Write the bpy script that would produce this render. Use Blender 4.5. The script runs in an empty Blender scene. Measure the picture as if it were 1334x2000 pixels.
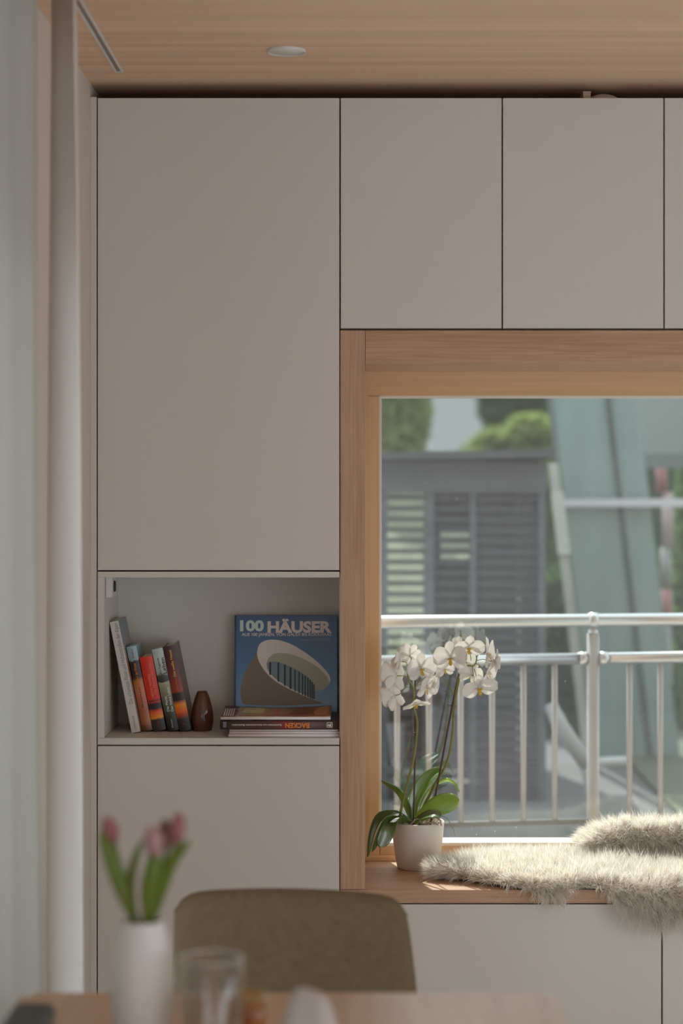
import bpy, bmesh, math, random
import numpy as np
from mathutils import Vector, Matrix, Euler

random.seed(7)
rng = np.random.default_rng(7)
C = bpy.context.scene.collection
SC = bpy.context.scene
PI = math.pi

# ------------------------------------------------------------------ camera, sky, sun, exposure
H = 1.57                                   # eye height; the camera looks level along +Y
F = 4000.0                                 # focal length in pixels of the 1334 x 2000 frame
def P(px, py, d):                          # photo pixel at depth d -> point in the room
    return Vector(((px - 700) / F * d, d, H - (py - 930) / F * d))
cam_d = bpy.data.cameras.new('camera'); cam = bpy.data.objects.new('camera', cam_d); C.objects.link(cam)
cam.location = (0, 0, H); cam.rotation_euler = (PI / 2, 0, 0)
cam_d.sensor_width = 36; cam_d.sensor_fit = 'AUTO'; cam_d.lens = F / 2000 * 36
cam_d.shift_x = -33 / 2000; cam_d.shift_y = -70 / 2000
cam_d.dof.use_dof = True; cam_d.dof.focus_distance = 5.06; cam_d.dof.aperture_fstop = 1.95
cam_d.clip_end = 300
SC.camera = cam
w = bpy.data.worlds.new('sky'); SC.world = w; w.use_nodes = True
bg = w.node_tree.nodes['Background']; bg.inputs['Color'].default_value = (0.86, 0.97, 1.08, 1); bg.inputs['Strength'].default_value = 2.15
sun_d = bpy.data.lights.new('sun', 'SUN'); sun = bpy.data.objects.new('sun', sun_d); C.objects.link(sun)
sun_d.energy = 7.0; sun_d.angle = math.radians(0.8); sun_d.color = (1.0, 0.97, 0.93)
sun.rotation_euler = Vector((0.27, -1.0, -1.15)).to_track_quat('-Z', 'Y').to_euler()
sun.location = (-2, 12, 12)
SC.view_settings.view_transform = 'Standard'; SC.view_settings.look = 'None'
SC.view_settings.gamma = 1.0; SC.view_settings.use_curve_mapping = False
SC.view_settings.exposure = 0.06
SC.cycles.transparent_max_bounces = 32; SC.cycles.max_bounces = 12; SC.cycles.diffuse_bounces = 6

# ------------------------------------------------------------------ materials
def lin(c):
    return tuple(((x / 255) / 12.92 if x / 255 <= 0.04045 else ((x / 255 + 0.055) / 1.055) ** 2.4) for x in c)
def newmat(name):
    m = bpy.data.materials.new(name); m.use_nodes = True
    nt = m.node_tree; b = nt.nodes['Principled BSDF']
    return m, nt, b
def N(nt, t, **kw):
    n = nt.nodes.new(t)
    for k, v in kw.items():
        if k in n.inputs: n.inputs[k].default_value = v
        else: setattr(n, k, v)
    return n
def rgba(c): return (c[0], c[1], c[2], 1)
def plain(name, col, rough=0.6, metal=0.0, spec=0.5, vary=0.06, scale=8.0, bump=0.0, bscale=120.0, stretch=(1, 1, 1)):
    m, nt, b = newmat(name)
    tc = N(nt, 'ShaderNodeTexCoord'); mp = N(nt, 'ShaderNodeMapping'); mp.inputs['Scale'].default_value = stretch
    nt.links.new(tc.outputs['Object'], mp.inputs['Vector'])
    nz = N(nt, 'ShaderNodeTexNoise', Scale=scale, Detail=4.0); nt.links.new(mp.outputs[0], nz.inputs['Vector'])
    mx = N(nt, 'ShaderNodeMix', data_type='RGBA'); nt.links.new(nz.outputs['Fac'], mx.inputs[0])
    mx.inputs[6].default_value = rgba([x * (1 - vary) for x in col]); mx.inputs[7].default_value = rgba([min(1, x * (1 + vary)) for x in col])
    nt.links.new(mx.outputs[2], b.inputs['Base Color'])
    b.inputs['Roughness'].default_value = rough; b.inputs['Metallic'].default_value = metal; b.inputs['Specular IOR Level'].default_value = spec
    if bump:
        n2 = N(nt, 'ShaderNodeTexNoise', Scale=bscale, Detail=3.0); nt.links.new(mp.outputs[0], n2.inputs['Vector'])
        bp = N(nt, 'ShaderNodeBump', Strength=bump, Distance=0.002); nt.links.new(n2.outputs['Fac'], bp.inputs['Height'])
        nt.links.new(bp.outputs[0], b.inputs['Normal'])
    return m
def wood(name, ca, cb, axis='x', scale=60.0, along=1.2, rough=0.5, bump=0.08, spec=0.35):
    m, nt, b = newmat(name)
    tc = N(nt, 'ShaderNodeTexCoord'); mp = N(nt, 'ShaderNodeMapping')
    s = [scale] * 3; s['xyz'.index(axis)] = along; mp.inputs['Scale'].default_value = s
    nt.links.new(tc.outputs['Object'], mp.inputs['Vector'])
    nz = N(nt, 'ShaderNodeTexNoise', Scale=1.0, Detail=6.0, Roughness=0.6, Distortion=0.4); nt.links.new(mp.outputs[0], nz.inputs['Vector'])
    nb = N(nt, 'ShaderNodeTexNoise', Scale=0.14, Detail=2.0); nt.links.new(mp.outputs[0], nb.inputs['Vector'])
    ad = N(nt, 'ShaderNodeMath', operation='MULTIPLY_ADD'); nt.links.new(nb.outputs['Fac'], ad.inputs[0]); ad.inputs[1].default_value = 0.7
    nt.links.new(nz.outputs['Fac'], ad.inputs[2])
    cr = N(nt, 'ShaderNodeValToRGB'); cr.color_ramp.elements[0].position = 0.62; cr.color_ramp.elements[1].position = 1.08 - 0.1
    cr.color_ramp.elements[0].color = rgba(ca); cr.color_ramp.elements[1].color = rgba(cb)
    nt.links.new(ad.outputs[0], cr.inputs[0]); nt.links.new(cr.outputs[0], b.inputs['Base Color'])
    b.inputs['Roughness'].default_value = rough; b.inputs['Specular IOR Level'].default_value = spec
    bp = N(nt, 'ShaderNodeBump', Strength=bump, Distance=0.002); nt.links.new(nz.outputs['Fac'], bp.inputs['Height']); nt.links.new(bp.outputs[0], b.inputs['Normal'])
    return m
def thin(name, col, tl=0.4, vary=0.1, scale=30.0, rough=0.5, tcol=None, clear=0.0, gloss=0.06):
    """a thin sheet (petal, leaf, cloth): reflects and lets light through"""
    m = bpy.data.materials.new(name); m.use_nodes = True; nt = m.node_tree
    for n in list(nt.nodes): nt.nodes.remove(n)
    tc = N(nt, 'ShaderNodeTexCoord'); nz = N(nt, 'ShaderNodeTexNoise', Scale=scale, Detail=3.0); nt.links.new(tc.outputs['Object'], nz.inputs['Vector'])
    def mixcol(c):
        mx = N(nt, 'ShaderNodeMix', data_type='RGBA'); nt.links.new(nz.outputs['Fac'], mx.inputs[0])
        mx.inputs[6].default_value = rgba([x * (1 - vary) for x in c]); mx.inputs[7].default_value = rgba([min(1, x * (1 + vary)) for x in c]); return mx.outputs[2]
    d = N(nt, 'ShaderNodeBsdfDiffuse'); t = N(nt, 'ShaderNodeBsdfTranslucent'); nt.links.new(mixcol(col), d.inputs[0]); nt.links.new(mixcol(tcol or col), t.inputs[0])
    ms = N(nt, 'ShaderNodeMixShader'); ms.inputs[0].default_value = tl; nt.links.new(d.outputs[0], ms.inputs[1]); nt.links.new(t.outputs[0], ms.inputs[2]); out = ms
    if gloss:
        g = N(nt, 'ShaderNodeBsdfGlossy', Roughness=rough); m2 = N(nt, 'ShaderNodeMixShader'); m2.inputs[0].default_value = gloss
        nt.links.new(out.outputs[0], m2.inputs[1]); nt.links.new(g.outputs[0], m2.inputs[2]); out = m2
    if clear:
        tr = N(nt, 'ShaderNodeBsdfTransparent'); m3 = N(nt, 'ShaderNodeMixShader'); m3.inputs[0].default_value = clear
        nt.links.new(out.outputs[0], m3.inputs[1]); nt.links.new(tr.outputs[0], m3.inputs[2]); out = m3
    o = N(nt, 'ShaderNodeOutputMaterial'); nt.links.new(out.outputs[0], o.inputs[0])
    return m
def pane_glass(name, refl=0.10, dust=0.05, tint=(0.93, 0.96, 0.94), speck=True):
    """window glass: clear, mirrors a little, carries a film of dust and specks"""
    m = bpy.data.materials.new(name); m.use_nodes = True; nt = m.node_tree
    for n in list(nt.nodes): nt.nodes.remove(n)
    tr = N(nt, 'ShaderNodeBsdfTransparent'); tr.inputs[0].default_value = rgba(tint)
    gl = N(nt, 'ShaderNodeBsdfGlossy', Roughness=0.0); gl.inputs[0].default_value = (1, 1, 1, 1)
    lw = N(nt, 'ShaderNodeLayerWeight', Blend=0.5); pw = N(nt, 'ShaderNodeMath', operation='POWER'); pw.inputs[1].default_value = 4.0; nt.links.new(lw.outputs['Facing'], pw.inputs[0])
    mu = N(nt, 'ShaderNodeMath', operation='MULTIPLY_ADD'); mu.inputs[1].default_value = 0.9 - refl; mu.inputs[2].default_value = refl; nt.links.new(pw.outputs[0], mu.inputs[0])
    m1 = N(nt, 'ShaderNodeMixShader'); nt.links.new(mu.outputs[0], m1.inputs[0]); nt.links.new(tr.outputs[0], m1.inputs[1]); nt.links.new(gl.outputs[0], m1.inputs[2])
    df = N(nt, 'ShaderNodeBsdfDiffuse'); df.inputs[0].default_value = (0.8, 0.8, 0.8, 1); tl = N(nt, 'ShaderNodeBsdfTranslucent'); tl.inputs[0].default_value = (0.8, 0.8, 0.8, 1)
    md = N(nt, 'ShaderNodeMixShader'); md.inputs[0].default_value = 0.7; nt.links.new(df.outputs[0], md.inputs[1]); nt.links.new(tl.outputs[0], md.inputs[2])
    tc = N(nt, 'ShaderNodeTexCoord')
    nz = N(nt, 'ShaderNodeTexNoise', Scale=5.0, Detail=5.0); nt.links.new(tc.outputs['Object'], nz.inputs['Vector'])
    f1 = N(nt, 'ShaderNodeMath', operation='MULTIPLY'); nt.links.new(nz.outputs['Fac'], f1.inputs[0]); f1.inputs[1].default_value = dust * 2
    fac = f1.outputs[0]
    if speck:
        vo = N(nt, 'ShaderNodeTexVoronoi', Scale=26.0); nt.links.new(tc.outputs['Object'], vo.inputs['Vector'])
        lt = N(nt, 'ShaderNodeMath', operation='LESS_THAN'); nt.links.new(vo.outputs['Distance'], lt.inputs[0]); lt.inputs[1].default_value = 0.035
        n3 = N(nt, 'ShaderNodeTexNoise', Scale=4.0, Detail=2.0); nt.links.new(tc.outputs['Object'], n3.inputs['Vector'])
        g2 = N(nt, 'ShaderNodeMath', operation='GREATER_THAN'); nt.links.new(n3.outputs['Fac'], g2.inputs[0]); g2.inputs[1].default_value = 0.56
        mm = N(nt, 'ShaderNodeMath', operation='MULTIPLY'); nt.links.new(lt.outputs[0], mm.inputs[0]); nt.links.new(g2.outputs[0], mm.inputs[1])
        m4 = N(nt, 'ShaderNodeMath', operation='MULTIPLY_ADD'); nt.links.new(mm.outputs[0], m4.inputs[0]); m4.inputs[1].default_value = 0.35; nt.links.new(fac, m4.inputs[2]); fac = m4.outputs[0]
    m2 = N(nt, 'ShaderNodeMixShader'); nt.links.new(fac, m2.inputs[0]); nt.links.new(m1.outputs[0], m2.inputs[1]); nt.links.new(md.outputs[0], m2.inputs[2])
    o = N(nt, 'ShaderNodeOutputMaterial'); nt.links.new(m2.outputs[0], o.inputs[0])
    return m
def ramp_mat(name, axis, stops, rough=0.4, noise=0.04, nscale=60.0, spec=0.5):
    """a print whose colours change along one axis of the object, in metres"""
    m, nt, b = newmat(name)
    tc = N(nt, 'ShaderNodeTexCoord'); sp = N(nt, 'ShaderNodeSeparateXYZ'); nt.links.new(tc.outputs['Object'], sp.inputs[0])
    nz = N(nt, 'ShaderNodeTexNoise', Scale=nscale, Detail=4.0); nt.links.new(tc.outputs['Object'], nz.inputs['Vector'])
    lo, hi = stops[0][0], stops[-1][0]
    mr = N(nt, 'ShaderNodeMapRange'); mr.inputs['From Min'].default_value = lo; mr.inputs['From Max'].default_value = hi
    nt.links.new(sp.outputs['xyz'.index(axis)], mr.inputs[0])
    ad = N(nt, 'ShaderNodeMath', operation='MULTIPLY_ADD'); nt.links.new(nz.outputs['Fac'], ad.inputs[0]); ad.inputs[1].default_value = noise * 2
    sb = N(nt, 'ShaderNodeMath', operation='SUBTRACT'); nt.links.new(mr.outputs[0], sb.inputs[0]); sb.inputs[1].default_value = noise; nt.links.new(sb.outputs[0], ad.inputs[2])
    cr = N(nt, 'ShaderNodeValToRGB'); el = cr.color_ramp.elements
    while len(el) < len(stops): el.new(0.5)
    for e, (p, c) in zip(el, stops):
        e.position = (p - lo) / (hi - lo); e.color = rgba(lin(c))
    nt.links.new(ad.outputs[0], cr.inputs[0]); nt.links.new(cr.outputs[0], b.inputs['Base Color'])
    b.inputs['Roughness'].default_value = rough; b.inputs['Specular IOR Level'].default_value = spec
    return m

M = {}
M['lacquer'] = plain('satin_cream_lacquer', (0.665, 0.625, 0.57), rough=0.5, spec=0.3, vary=0.01, scale=2)
M['carcass'] = plain('cabinet_carcass_board', (0.40, 0.30, 0.22), rough=0.7)
M['oak_v'] = wood('oak_trim_upright', (0.42, 0.25, 0.155), (0.56, 0.36, 0.24), 'z', 150, 5.0, bump=0.12)
M['oak_x'] = wood('oak_trim_level', (0.42, 0.245, 0.15), (0.55, 0.35, 0.225), 'x', 150, 5.0, bump=0.12)
M['pine_v'] = wood('spruce_sash_upright', (0.66, 0.42, 0.235), (0.72, 0.48, 0.28), 'z', 60, 2.0, bump=0.03)
M['pine_x'] = wood('spruce_sash_level', (0.66, 0.42, 0.235), (0.72, 0.48, 0.28), 'x', 60, 2.0, bump=0.03)
M['ceil'] = wood('fine_lined_spruce_ceiling', (0.62, 0.42, 0.275), (0.82, 0.575, 0.39), 'x', 170, 1.1, rough=0.55, bump=0.05)
M['bead'] = plain('pale_glazing_bead', (0.80, 0.74, 0.64), rough=0.4)
M['plaster'] = plain('warm_white_plaster', (0.66, 0.58, 0.51), rough=0.8, vary=0.02, bump=0.05)
M['clad'] = plain('pale_wall_paint', (0.56, 0.55, 0.54), rough=0.9, vary=0.02)
M['floor'] = wood('oak_floor', (0.60, 0.595, 0.585), (0.72, 0.715, 0.70), 'y', 20, 1.0)
M['table'] = wood('oiled_beech_table', (0.52, 0.33, 0.20), (0.62, 0.42, 0.27), 'y', 40, 2.0, rough=0.35)
M['steel'] = plain('brushed_steel', (0.55, 0.55, 0.54), rough=0.28, metal=1.0, vary=0.03)
M['steel_paint'] = plain('pale_steel_bar', (0.36, 0.33, 0.31), rough=0.4, metal=0.35, vary=0.03)
M['glass'] = pane_glass('window_glass', refl=0.09, dust=0.005)
M['white_plastic'] = plain('white_plastic', (0.68, 0.65, 0.62), rough=0.35)
M['dark_plastic'] = plain('dark_plastic', (0.03, 0.025, 0.02), rough=0.4)
M['alu'] = plain('white_aluminium_profile', (0.72, 0.70, 0.68), rough=0.4)
M['slot'] = plain('profile_slot', (0.28, 0.22, 0.18), rough=0.6)
M['opal'] = plain('opal_cover', (0.72, 0.68, 0.62), rough=0.5)
M['sheer'] = thin('sheer_curtain_cloth', (0.62, 0.62, 0.58), tl=0.35, vary=0.03, scale=200, gloss=0)
M['linen'] = thin('white_curtain_cloth', (0.84, 0.80, 0.75), tl=0.25, vary=0.03, scale=200, gloss=0)
M['concrete'] = plain('render_concrete', (0.42, 0.41, 0.39), rough=0.9, bump=0.2)

# ------------------------------------------------------------------ object helpers
class MB:
    """collects shapes; build() links them as ONE mesh object"""
    def __init__(s): s.v = []; s.f = []; s.mi = []; s.sm = []
    def add(s, vs, fs, mi=0, smooth=False):
        o = len(s.v); s.v += [tuple(v) for v in vs]
        for f in fs: s.f.append(tuple(i + o for i in f)); s.mi.append(mi); s.sm.append(smooth)
        return s
    def box(s, x0, x1, y0, y1, z0, z1, bev=0.0, mi=0):
        bm = bmesh.new(); bmesh.ops.create_cube(bm, size=1)
        for v in bm.verts: v.co = Vector(((x0 + x1) / 2 + v.co.x * (x1 - x0), (y0 + y1) / 2 + v.co.y * (y1 - y0), (z0 + z1) / 2 + v.co.z * (z1 - z0)))
        if bev: bmesh.ops.bevel(bm, geom=list(bm.edges), offset=bev, segments=2, affect='EDGES', profile=0.5)
        return s.bm(bm, mi)
    def bm(s, bm, mi=0, smooth=False):
        bm.verts.index_update()
        s.add([v.co.copy() for v in bm.verts], [[v.index for v in f.verts] for f in bm.faces], mi, smooth); bm.free(); return s
    def tube(s, pts, rad, n=10, mi=0, caps=True):
        pts = [Vector(p) for p in pts]; k = len(pts)
        rad = rad if isinstance(rad, (list, tuple)) else [rad] * k
        vs, fs, up = [], [], None
        for i, p in enumerate(pts):
            t = (pts[min(i + 1, k - 1)] - pts[max(i - 1, 0)]).normalized()
            if up is None: up = t.orthogonal().normalized()
            up = (up - t * up.dot(t)).normalized(); sd = t.cross(up)
            for j in range(n):
                a = 2 * PI * j / n; vs.append(p + (up * math.cos(a) + sd * math.sin(a)) * rad[i])
        for i in range(k - 1):
            for j in range(n):
                a, b = i * n + j, i * n + (j + 1) % n; fs.append((a, b, b + n, a + n))
        if caps: fs.append(tuple(range(n))[::-1]); fs.append(tuple(range((k - 1) * n, k * n)))
        return s.add(vs, fs, mi, True)
    def lathe(s, prof, c=(0, 0, 0), n=48, mi=0, smooth=True, ring=False):
        vs, fs = [], []
        for r, z in prof:
            for j in range(n):
                a = 2 * PI * j / n; vs.append((c[0] + r * math.cos(a), c[1] + r * math.sin(a), c[2] + z))
        for i in range(len(prof) - 1):
            for j in range(n):
                a, b = i * n + j, i * n + (j + 1) % n; fs.append((a, b, b + n, a + n))
        if prof[0][0] > 1e-5 and not ring: fs.append(tuple(range(n))[::-1])
        if prof[-1][0] > 1e-5 and not ring: fs.append(tuple(range((len(prof) - 1) * n, len(prof) * n)))
        return s.add(vs, fs, mi, smooth)
    def grid(s, rows, mi=0, smooth=True, thick=0.0):
        """rows of points -> sheet; with thickness becomes a closed slab"""
        r, c = len(rows), len(rows[0]); vs = [Vector(p) for row in rows for p in row]
        fs = [(i * c + j, i * c + j + 1, (i + 1) * c + j + 1, (i + 1) * c + j) for i in range(r - 1) for j in range(c - 1)]
        if thick:
            nrm = [Vector((0, 0, 0)) for _ in vs]
            for f in fs:
                n = (vs[f[1]] - vs[f[0]]).cross(vs[f[3]] - vs[f[0]])
                for i in f: nrm[i] += n
            o = len(vs); vs = vs + [v - n.normalized() * thick if n.length > 0 else v for v, n in zip(vs, nrm)]
            bt = [tuple(i + o for i in f[::-1]) for f in fs]
            rim = [i for i in range(c)] + [i * c + c - 1 for i in range(1, r)] + [(r - 1) * c + j for j in range(c - 2, -1, -1)] + [i * c for i in range(r - 2, 0, -1)]
            fs = fs + bt + [(rim[(k + 1) % len(rim)], rim[k], rim[k] + o, rim[(k + 1) % len(rim)] + o) for k in range(len(rim))]
        return s.add(vs, fs, mi, smooth)
    def poly(s, pts, mi=0):
        return s.add(pts, [tuple(range(len(pts)))], mi)
    def build(s, name, mats, parent=None, local=False):
        me = bpy.data.meshes.new(name)
        off = Vector((0, 0, 0))
        if parent is not None and not local:
            p = parent
            while p is not None: off += p.location; p = p.parent
        me.from_pydata([Vector(v) - off for v in s.v], [], s.f)
        for m in (mats if isinstance(mats, (list, tuple)) else [mats]): me.materials.append(m)
        if s.f:
            me.polygons.foreach_set('material_index', s.mi); me.polygons.foreach_set('use_smooth', s.sm)
        me.update()
        o = bpy.data.objects.new(name, me); C.objects.link(o); o.parent = parent
        return o
def tag(o, label=None, cat=None, group=None, kind=None):
    if label: o['label'] = label
    if cat: o['category'] = cat
    if group: o['group'] = group
    if kind: o['kind'] = kind
    return o
def thing(name, label, cat, loc, group=None, rot=None):
    o = bpy.data.objects.new(name, None); C.objects.link(o); o.location = loc; o.empty_display_size = 0.05
    if rot: o.rotation_euler = rot
    return tag(o, label, cat, group)
def struct(name, mb, mats, parent=None, label=None):
    o = mb.build(name, mats, parent); o['kind'] = 'structure'
    if label: o['label'] = label
    return o
def box(*a, **k): return MB().box(*a, **k)
def part_box(name, m, parent, *a, **k): return box(*a, **k).build(name, M[m] if isinstance(m, str) else m, parent)
def text_part(name, txt, mat, parent, at, height, width=None, up=(0, 0, 1), right=(1, 0, 0), bold=0.0, spacing=1.0, align='LEFT', depth=0.0002):
    """letters lying on a surface: at = lower-left (or centre) point, height = cap height, width = fitted length"""
    cu = bpy.data.curves.new(name, 'FONT'); cu.body = txt; cu.size = 1.0; cu.offset = bold; cu.space_character = spacing; cu.resolution_u = 3
    tmp = bpy.data.objects.new('tmp_text', cu); C.objects.link(tmp)
    dg = bpy.context.evaluated_depsgraph_get(); me = bpy.data.meshes.new_from_object(tmp.evaluated_get(dg)); bpy.data.objects.remove(tmp)
    co = np.empty(len(me.vertices) * 3); me.vertices.foreach_get('co', co); co = co.reshape(-1, 3)
    x0, x1 = co[:, 0].min(), co[:, 0].max(); cap = 0.69
    sy = height / cap; sx = width / (x1 - x0) if width else sy
    if align == 'CENTER': sh = (x0 + x1) / 2
    else: sh = x0
    R_, U_ = Vector(right).normalized(), Vector(up).normalized(); n = R_.cross(U_)
    pts = np.outer((co[:, 0] - sh) * sx, R_) + np.outer(co[:, 1] * sy, U_) + np.array(Vector(at) + n * depth)
    me.vertices.foreach_set('co', pts.ravel()); me.update(); me.materials.clear(); me.materials.append(mat); me.name = name
    o = bpy.data.objects.new(name, me); C.objects.link(o); o.parent = parent
    return o
def bez(pts, n=24):
    """smooth curve through points (Catmull-Rom)"""
    pts = [Vector(p) for p in pts]; q = [pts[0] * 2 - pts[1]] + pts + [pts[-1] * 2 - pts[-2]]; out = []
    seg = len(pts) - 1
    for k in range(n + 1):
        t = k / n * seg; i = min(int(t), seg - 1); u = t - i; a, b, c, d = q[i:i + 4]
        out.append(0.5 * ((2 * b) + (c - a) * u + (2 * a - 5 * b + 4 * c - d) * u * u + (3 * b - a - 3 * c + d) * u ** 3))
    return out

# ------------------------------------------------------------------ the setting
D0 = 5.0                                   # plane of the cabinet fronts
def X0(px): return (px - 700) / 800.0
def Z0(py): return H - (py - 930) / 800.0
CEIL = 2.53
ZS = Z0(1738)                              # top of the window seat
struct('floor', box(-0.66, 3.6, -3.0, 5.4, -0.06, 0.0), M['floor'])
struct('ceiling', box(-0.66, 3.6, -3.0, 5.4, CEIL, CEIL + 0.05), M['ceil'])
struct('roof', box(-1.5, 3.9, -3.3, 5.75, CEIL + 0.05, CEIL + 0.22), M['concrete'])  # unseen slab; its left overhang is added to block sun from the side opening
WL = -0.655
struct('wall_left', box(WL - 0.2, WL, 3.72, 5.4, 0, CEIL).box(WL - 0.2, WL, -3.0, 3.72, 1.92, CEIL).box(WL - 0.2, WL, -3.0, -2.6, 0, 1.92), M['plaster'])
struct('wall_right', box(3.4, 3.6, 3.0, 5.4, 0, CEIL).box(3.4, 3.6, -3.0, 3.0, 1.92, CEIL).box(3.4, 3.6, -3.0, -2.8, 0, 1.92), M['clad'])
struct('wall_rear', box(WL, 3.4, -3.0, -2.8, 1.92, CEIL).box(0.1, 2.45, -3.0, -2.8, 0, 1.92), M['clad'])
# outer wall round the window
GX0, GZ0, GZ1 = (745 - 700) / F * 5.43, H - (1641 - 930) / F * 5.43, H + (930 - 778) / F * 5.43
OX0, OX1, OZ0, OZ1 = 0.0, 1.75, 0.50, 1.86
struct('wall_front', box(-0.9, OX0 + 0.01, 5.40, 5.62, -0.7, 2.75).box(OX1, 3.6, 5.40, 5.62, -0.7, 2.75)
       .box(OX0 + 0.01, OX1, 5.40, 5.62, -0.7, OZ0).box(OX0 + 0.01, OX1, 5.40, 5.62, OZ1, 2.75), wood('timber_facade', (0.42, 0.27, 0.18), (0.55, 0.37, 0.25), 'z', 40, 2.0))

# window: fixed frame, sash, bead, pane
win = thing('window_1', 'wide fixed timber window behind the cushioned oak window seat', None, ((GX0 + 1.7) / 2, 5.37, ZS)); win['kind'] = 'structure'
FX0 = (712 - 700) / F * 5.37; SX0 = (718 - 700) / F * 5.39; WX1 = 1.72
FZ1 = H + (930 - 725) / F * 5.37; SZ1 = H + (930 - 752) / F * 5.39; SZ0 = H - (1669 - 930) / F * 5.39
fr = thing('window_frame', None, None, (0, 0, 0)); fr.parent = win; fr.location = (0, 0, 0)
part_box('frame_head', 'pine_x', fr, FX0, WX1, 5.37, 5.47, SZ1 - 0.004, FZ1 + 0.01)
part_box('frame_post', 'pine_v', fr, FX0 - 0.02, SX0 + 0.002, 5.375, 5.47, ZS, SZ1)
part_box('frame_foot', 'pine_x', fr, FX0, WX1, 5.37, 5.47, ZS, SZ0 - 0.001, bev=0.002)
sash = thing('sash', None, None, (0, 0, 0)); sash.parent = win
part_box('sash_rail', 'pine_x', sash, SX0, WX1, 5.39, 5.45, GZ1 + 0.005, SZ1, bev=0.003)
part_box('sash_stile', 'pine_v', sash, SX0, GX0 - 0.005, 5.39, 5.45, SZ0 - 0.003, GZ1 + 0.005, bev=0.003)
part_box('sash_rail', 'pine_x', sash, GX0 - 0.0049, WX1, 5.39, 5.45, SZ0 - 0.003, GZ0 - 0.008, bev=0.003)
bd = MB().box(GX0 - 0.006, GX0, 5.395, 5.445, GZ0, GZ1, bev=0.001).box(GX0 - 0.006, WX1, 5.395, 5.445, GZ1, GZ1 + 0.006, bev=0.001).box(GX0 - 0.006, WX1, 5.393, 5.47, GZ0 - 0.009, GZ0, bev=0.001)
bd.build('glazing_bead', M['bead'], win)
box(GX0 - 0.004, WX1, 5.428, 5.432, GZ0 - 0.002, GZ1 + 0.004).build('pane', M['glass'], win)
part_box('outer_sill', M['alu'], win, OX0 + 0.01, OX1, 5.48, 5.70, OZ0, OZ0 + 0.02)
# oak surround: jamb board, head board, seat board
tr = thing('trim_1', 'oak board surround framing the window seat', None, (X0(664), 5.0, ZS)); tr['kind'] = 'structure'
part_box('jamb_board', 'oak_v', tr, X0(664.5), X0(713), 5.0, 5.40, ZS + 0.001, Z0(645), bev=0.0008)
part_box('head_board', 'oak_x', tr, X0(713.6), 1.85, 5.0, 5.385, Z0(710), Z0(645), bev=0.0008)
part_box('seat_board', 'oak_x', tr, X0(664.5), 1.85, 5.0, 5.385, Z0(1764), ZS, bev=0.0012)
# filler strip at the wall
struct('trim_2', box(WL, X0(188.5), 5.001, 5.03, 0.0, Z0(189), bev=0.001), M['lacquer'])

# ------------------------------------------------------------------ cabinets
def cabinet(name, label, x0, x1, z0, z1, depth=0.36, gap=1.6, group=None):
    t = thing(name, label, 'cabinet', ((x0 + x1) / 2, 5.0, z0), group)
    g = gap / 800
    part_box('body', 'carcass', t, x0 + 0.0004, x1 - 0.0004, 5.021, 5.0 + depth, z0 + 0.0004, z1 - 0.0004)
    part_box('door', 'lacquer', t, x0 + g, x1 - g, 5.0, 5.0195, z0 + g, z1 - g, bev=0.0012)
    return t
cabinet('tall_cabinet', 'tall cream cabinet door beside the wall, above the open book shelf', X0(189.5), X0(664), Z0(1115), Z0(190), gap=1.3)
cabinet('wall_cabinet', 'cream wall cabinet above the window, next to the tall cabinet', X0(664.2), X0(981), Z0(642.5), Z0(190), gap=1.3, group='wall cabinets above the window')
cabinet('wall_cabinet', 'middle cream wall cabinet above the window, with objects on top', X0(981.2), X0(1297), Z0(642.5), Z0(190), gap=1.3, group='wall cabinets above the window')
cabinet('wall_cabinet', 'cream wall cabinet above the window cut by the right picture edge', X0(1297.2), X0(1613), Z0(642.5), Z0(190), gap=1.3, group='wall cabinets above the window')
cabinet('base_cabinet', 'cream cabinet under the open book shelf, behind the tulip vase', X0(189.5), X0(664), 0.06, Z0(1456), gap=1.3)
cabinet('seat_cabinet', 'wide cream cabinet front under the oak window seat, beside the chair', X0(664.2), X0(1293), 0.06, Z0(1765), gap=1.5, group='cabinets under the window seat')
cabinet('seat_cabinet', 'cream cabinet front under the window seat at the right picture edge', X0(1293.2), X0(1920), 0.06, Z0(1765), gap=1.5, group='cabinets under the window seat')
struct('baseboard_front', box(X0(189.5), X0(1920), 5.06, 5.08, 0.0, 0.0595), M['lacquer'])
# open shelf
SHZ = Z0(1441.5); SHT = Z0(1128); SHB = 5.29
sh = thing('open_shelf', 'cream open shelf niche between the cabinets holding the books', 'shelf', ((X0(190) + X0(664)) / 2, 5.0, Z0(1455)))
part_box('top_panel', 'lacquer', sh, X0(190.6), X0(662.8), 5.0, 5.36, SHT, Z0(1116.6), bev=0.0006)
part_box('bottom_panel', 'lacquer', sh, X0(190.6), X0(662.8), 5.0, 5.36, Z0(1454.5), SHZ, bev=0.0006)
part_box('side_panel', 'lacquer', sh, X0(190.6), X0(203.5), 5.0, 5.36, SHZ + 0.0003, SHT - 0.0003, bev=0.0006)
part_box('side_panel', 'lacquer', sh, X0(663.4), X0(664.1), 5.0, 5.36, SHZ + 0.0003, SHT - 0.0003)
part_box('back_panel', 'lacquer', sh, X0(203.6), X0(662.8), SHB, SHB + 0.012, SHZ + 0.0003, SHT - 0.0003)
# small switch box in the niche corner
sb = thing('switch_box', 'small white box with dark round knob in the shelf corner', 'switch', (X0(204), 5.02, SHT))
part_box('housing', 'white_plastic', sb, X0(204.2), X0(217.6), 5.02, 5.10, SHT - 0.050, SHT - 0.0006, bev=0.0015)
kn = MB(); kn.lathe([(0.0, 0.004), (0.012, 0.004), (0.014, 0.002), (0.014, 0.0)], n=24)
kn.v = [(X0(217.6) + z, 5.055 + y, SHT - 0.024 + x) for x, y, z in kn.v]; kn.build('knob', M['dark_plastic'], sb)
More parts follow.
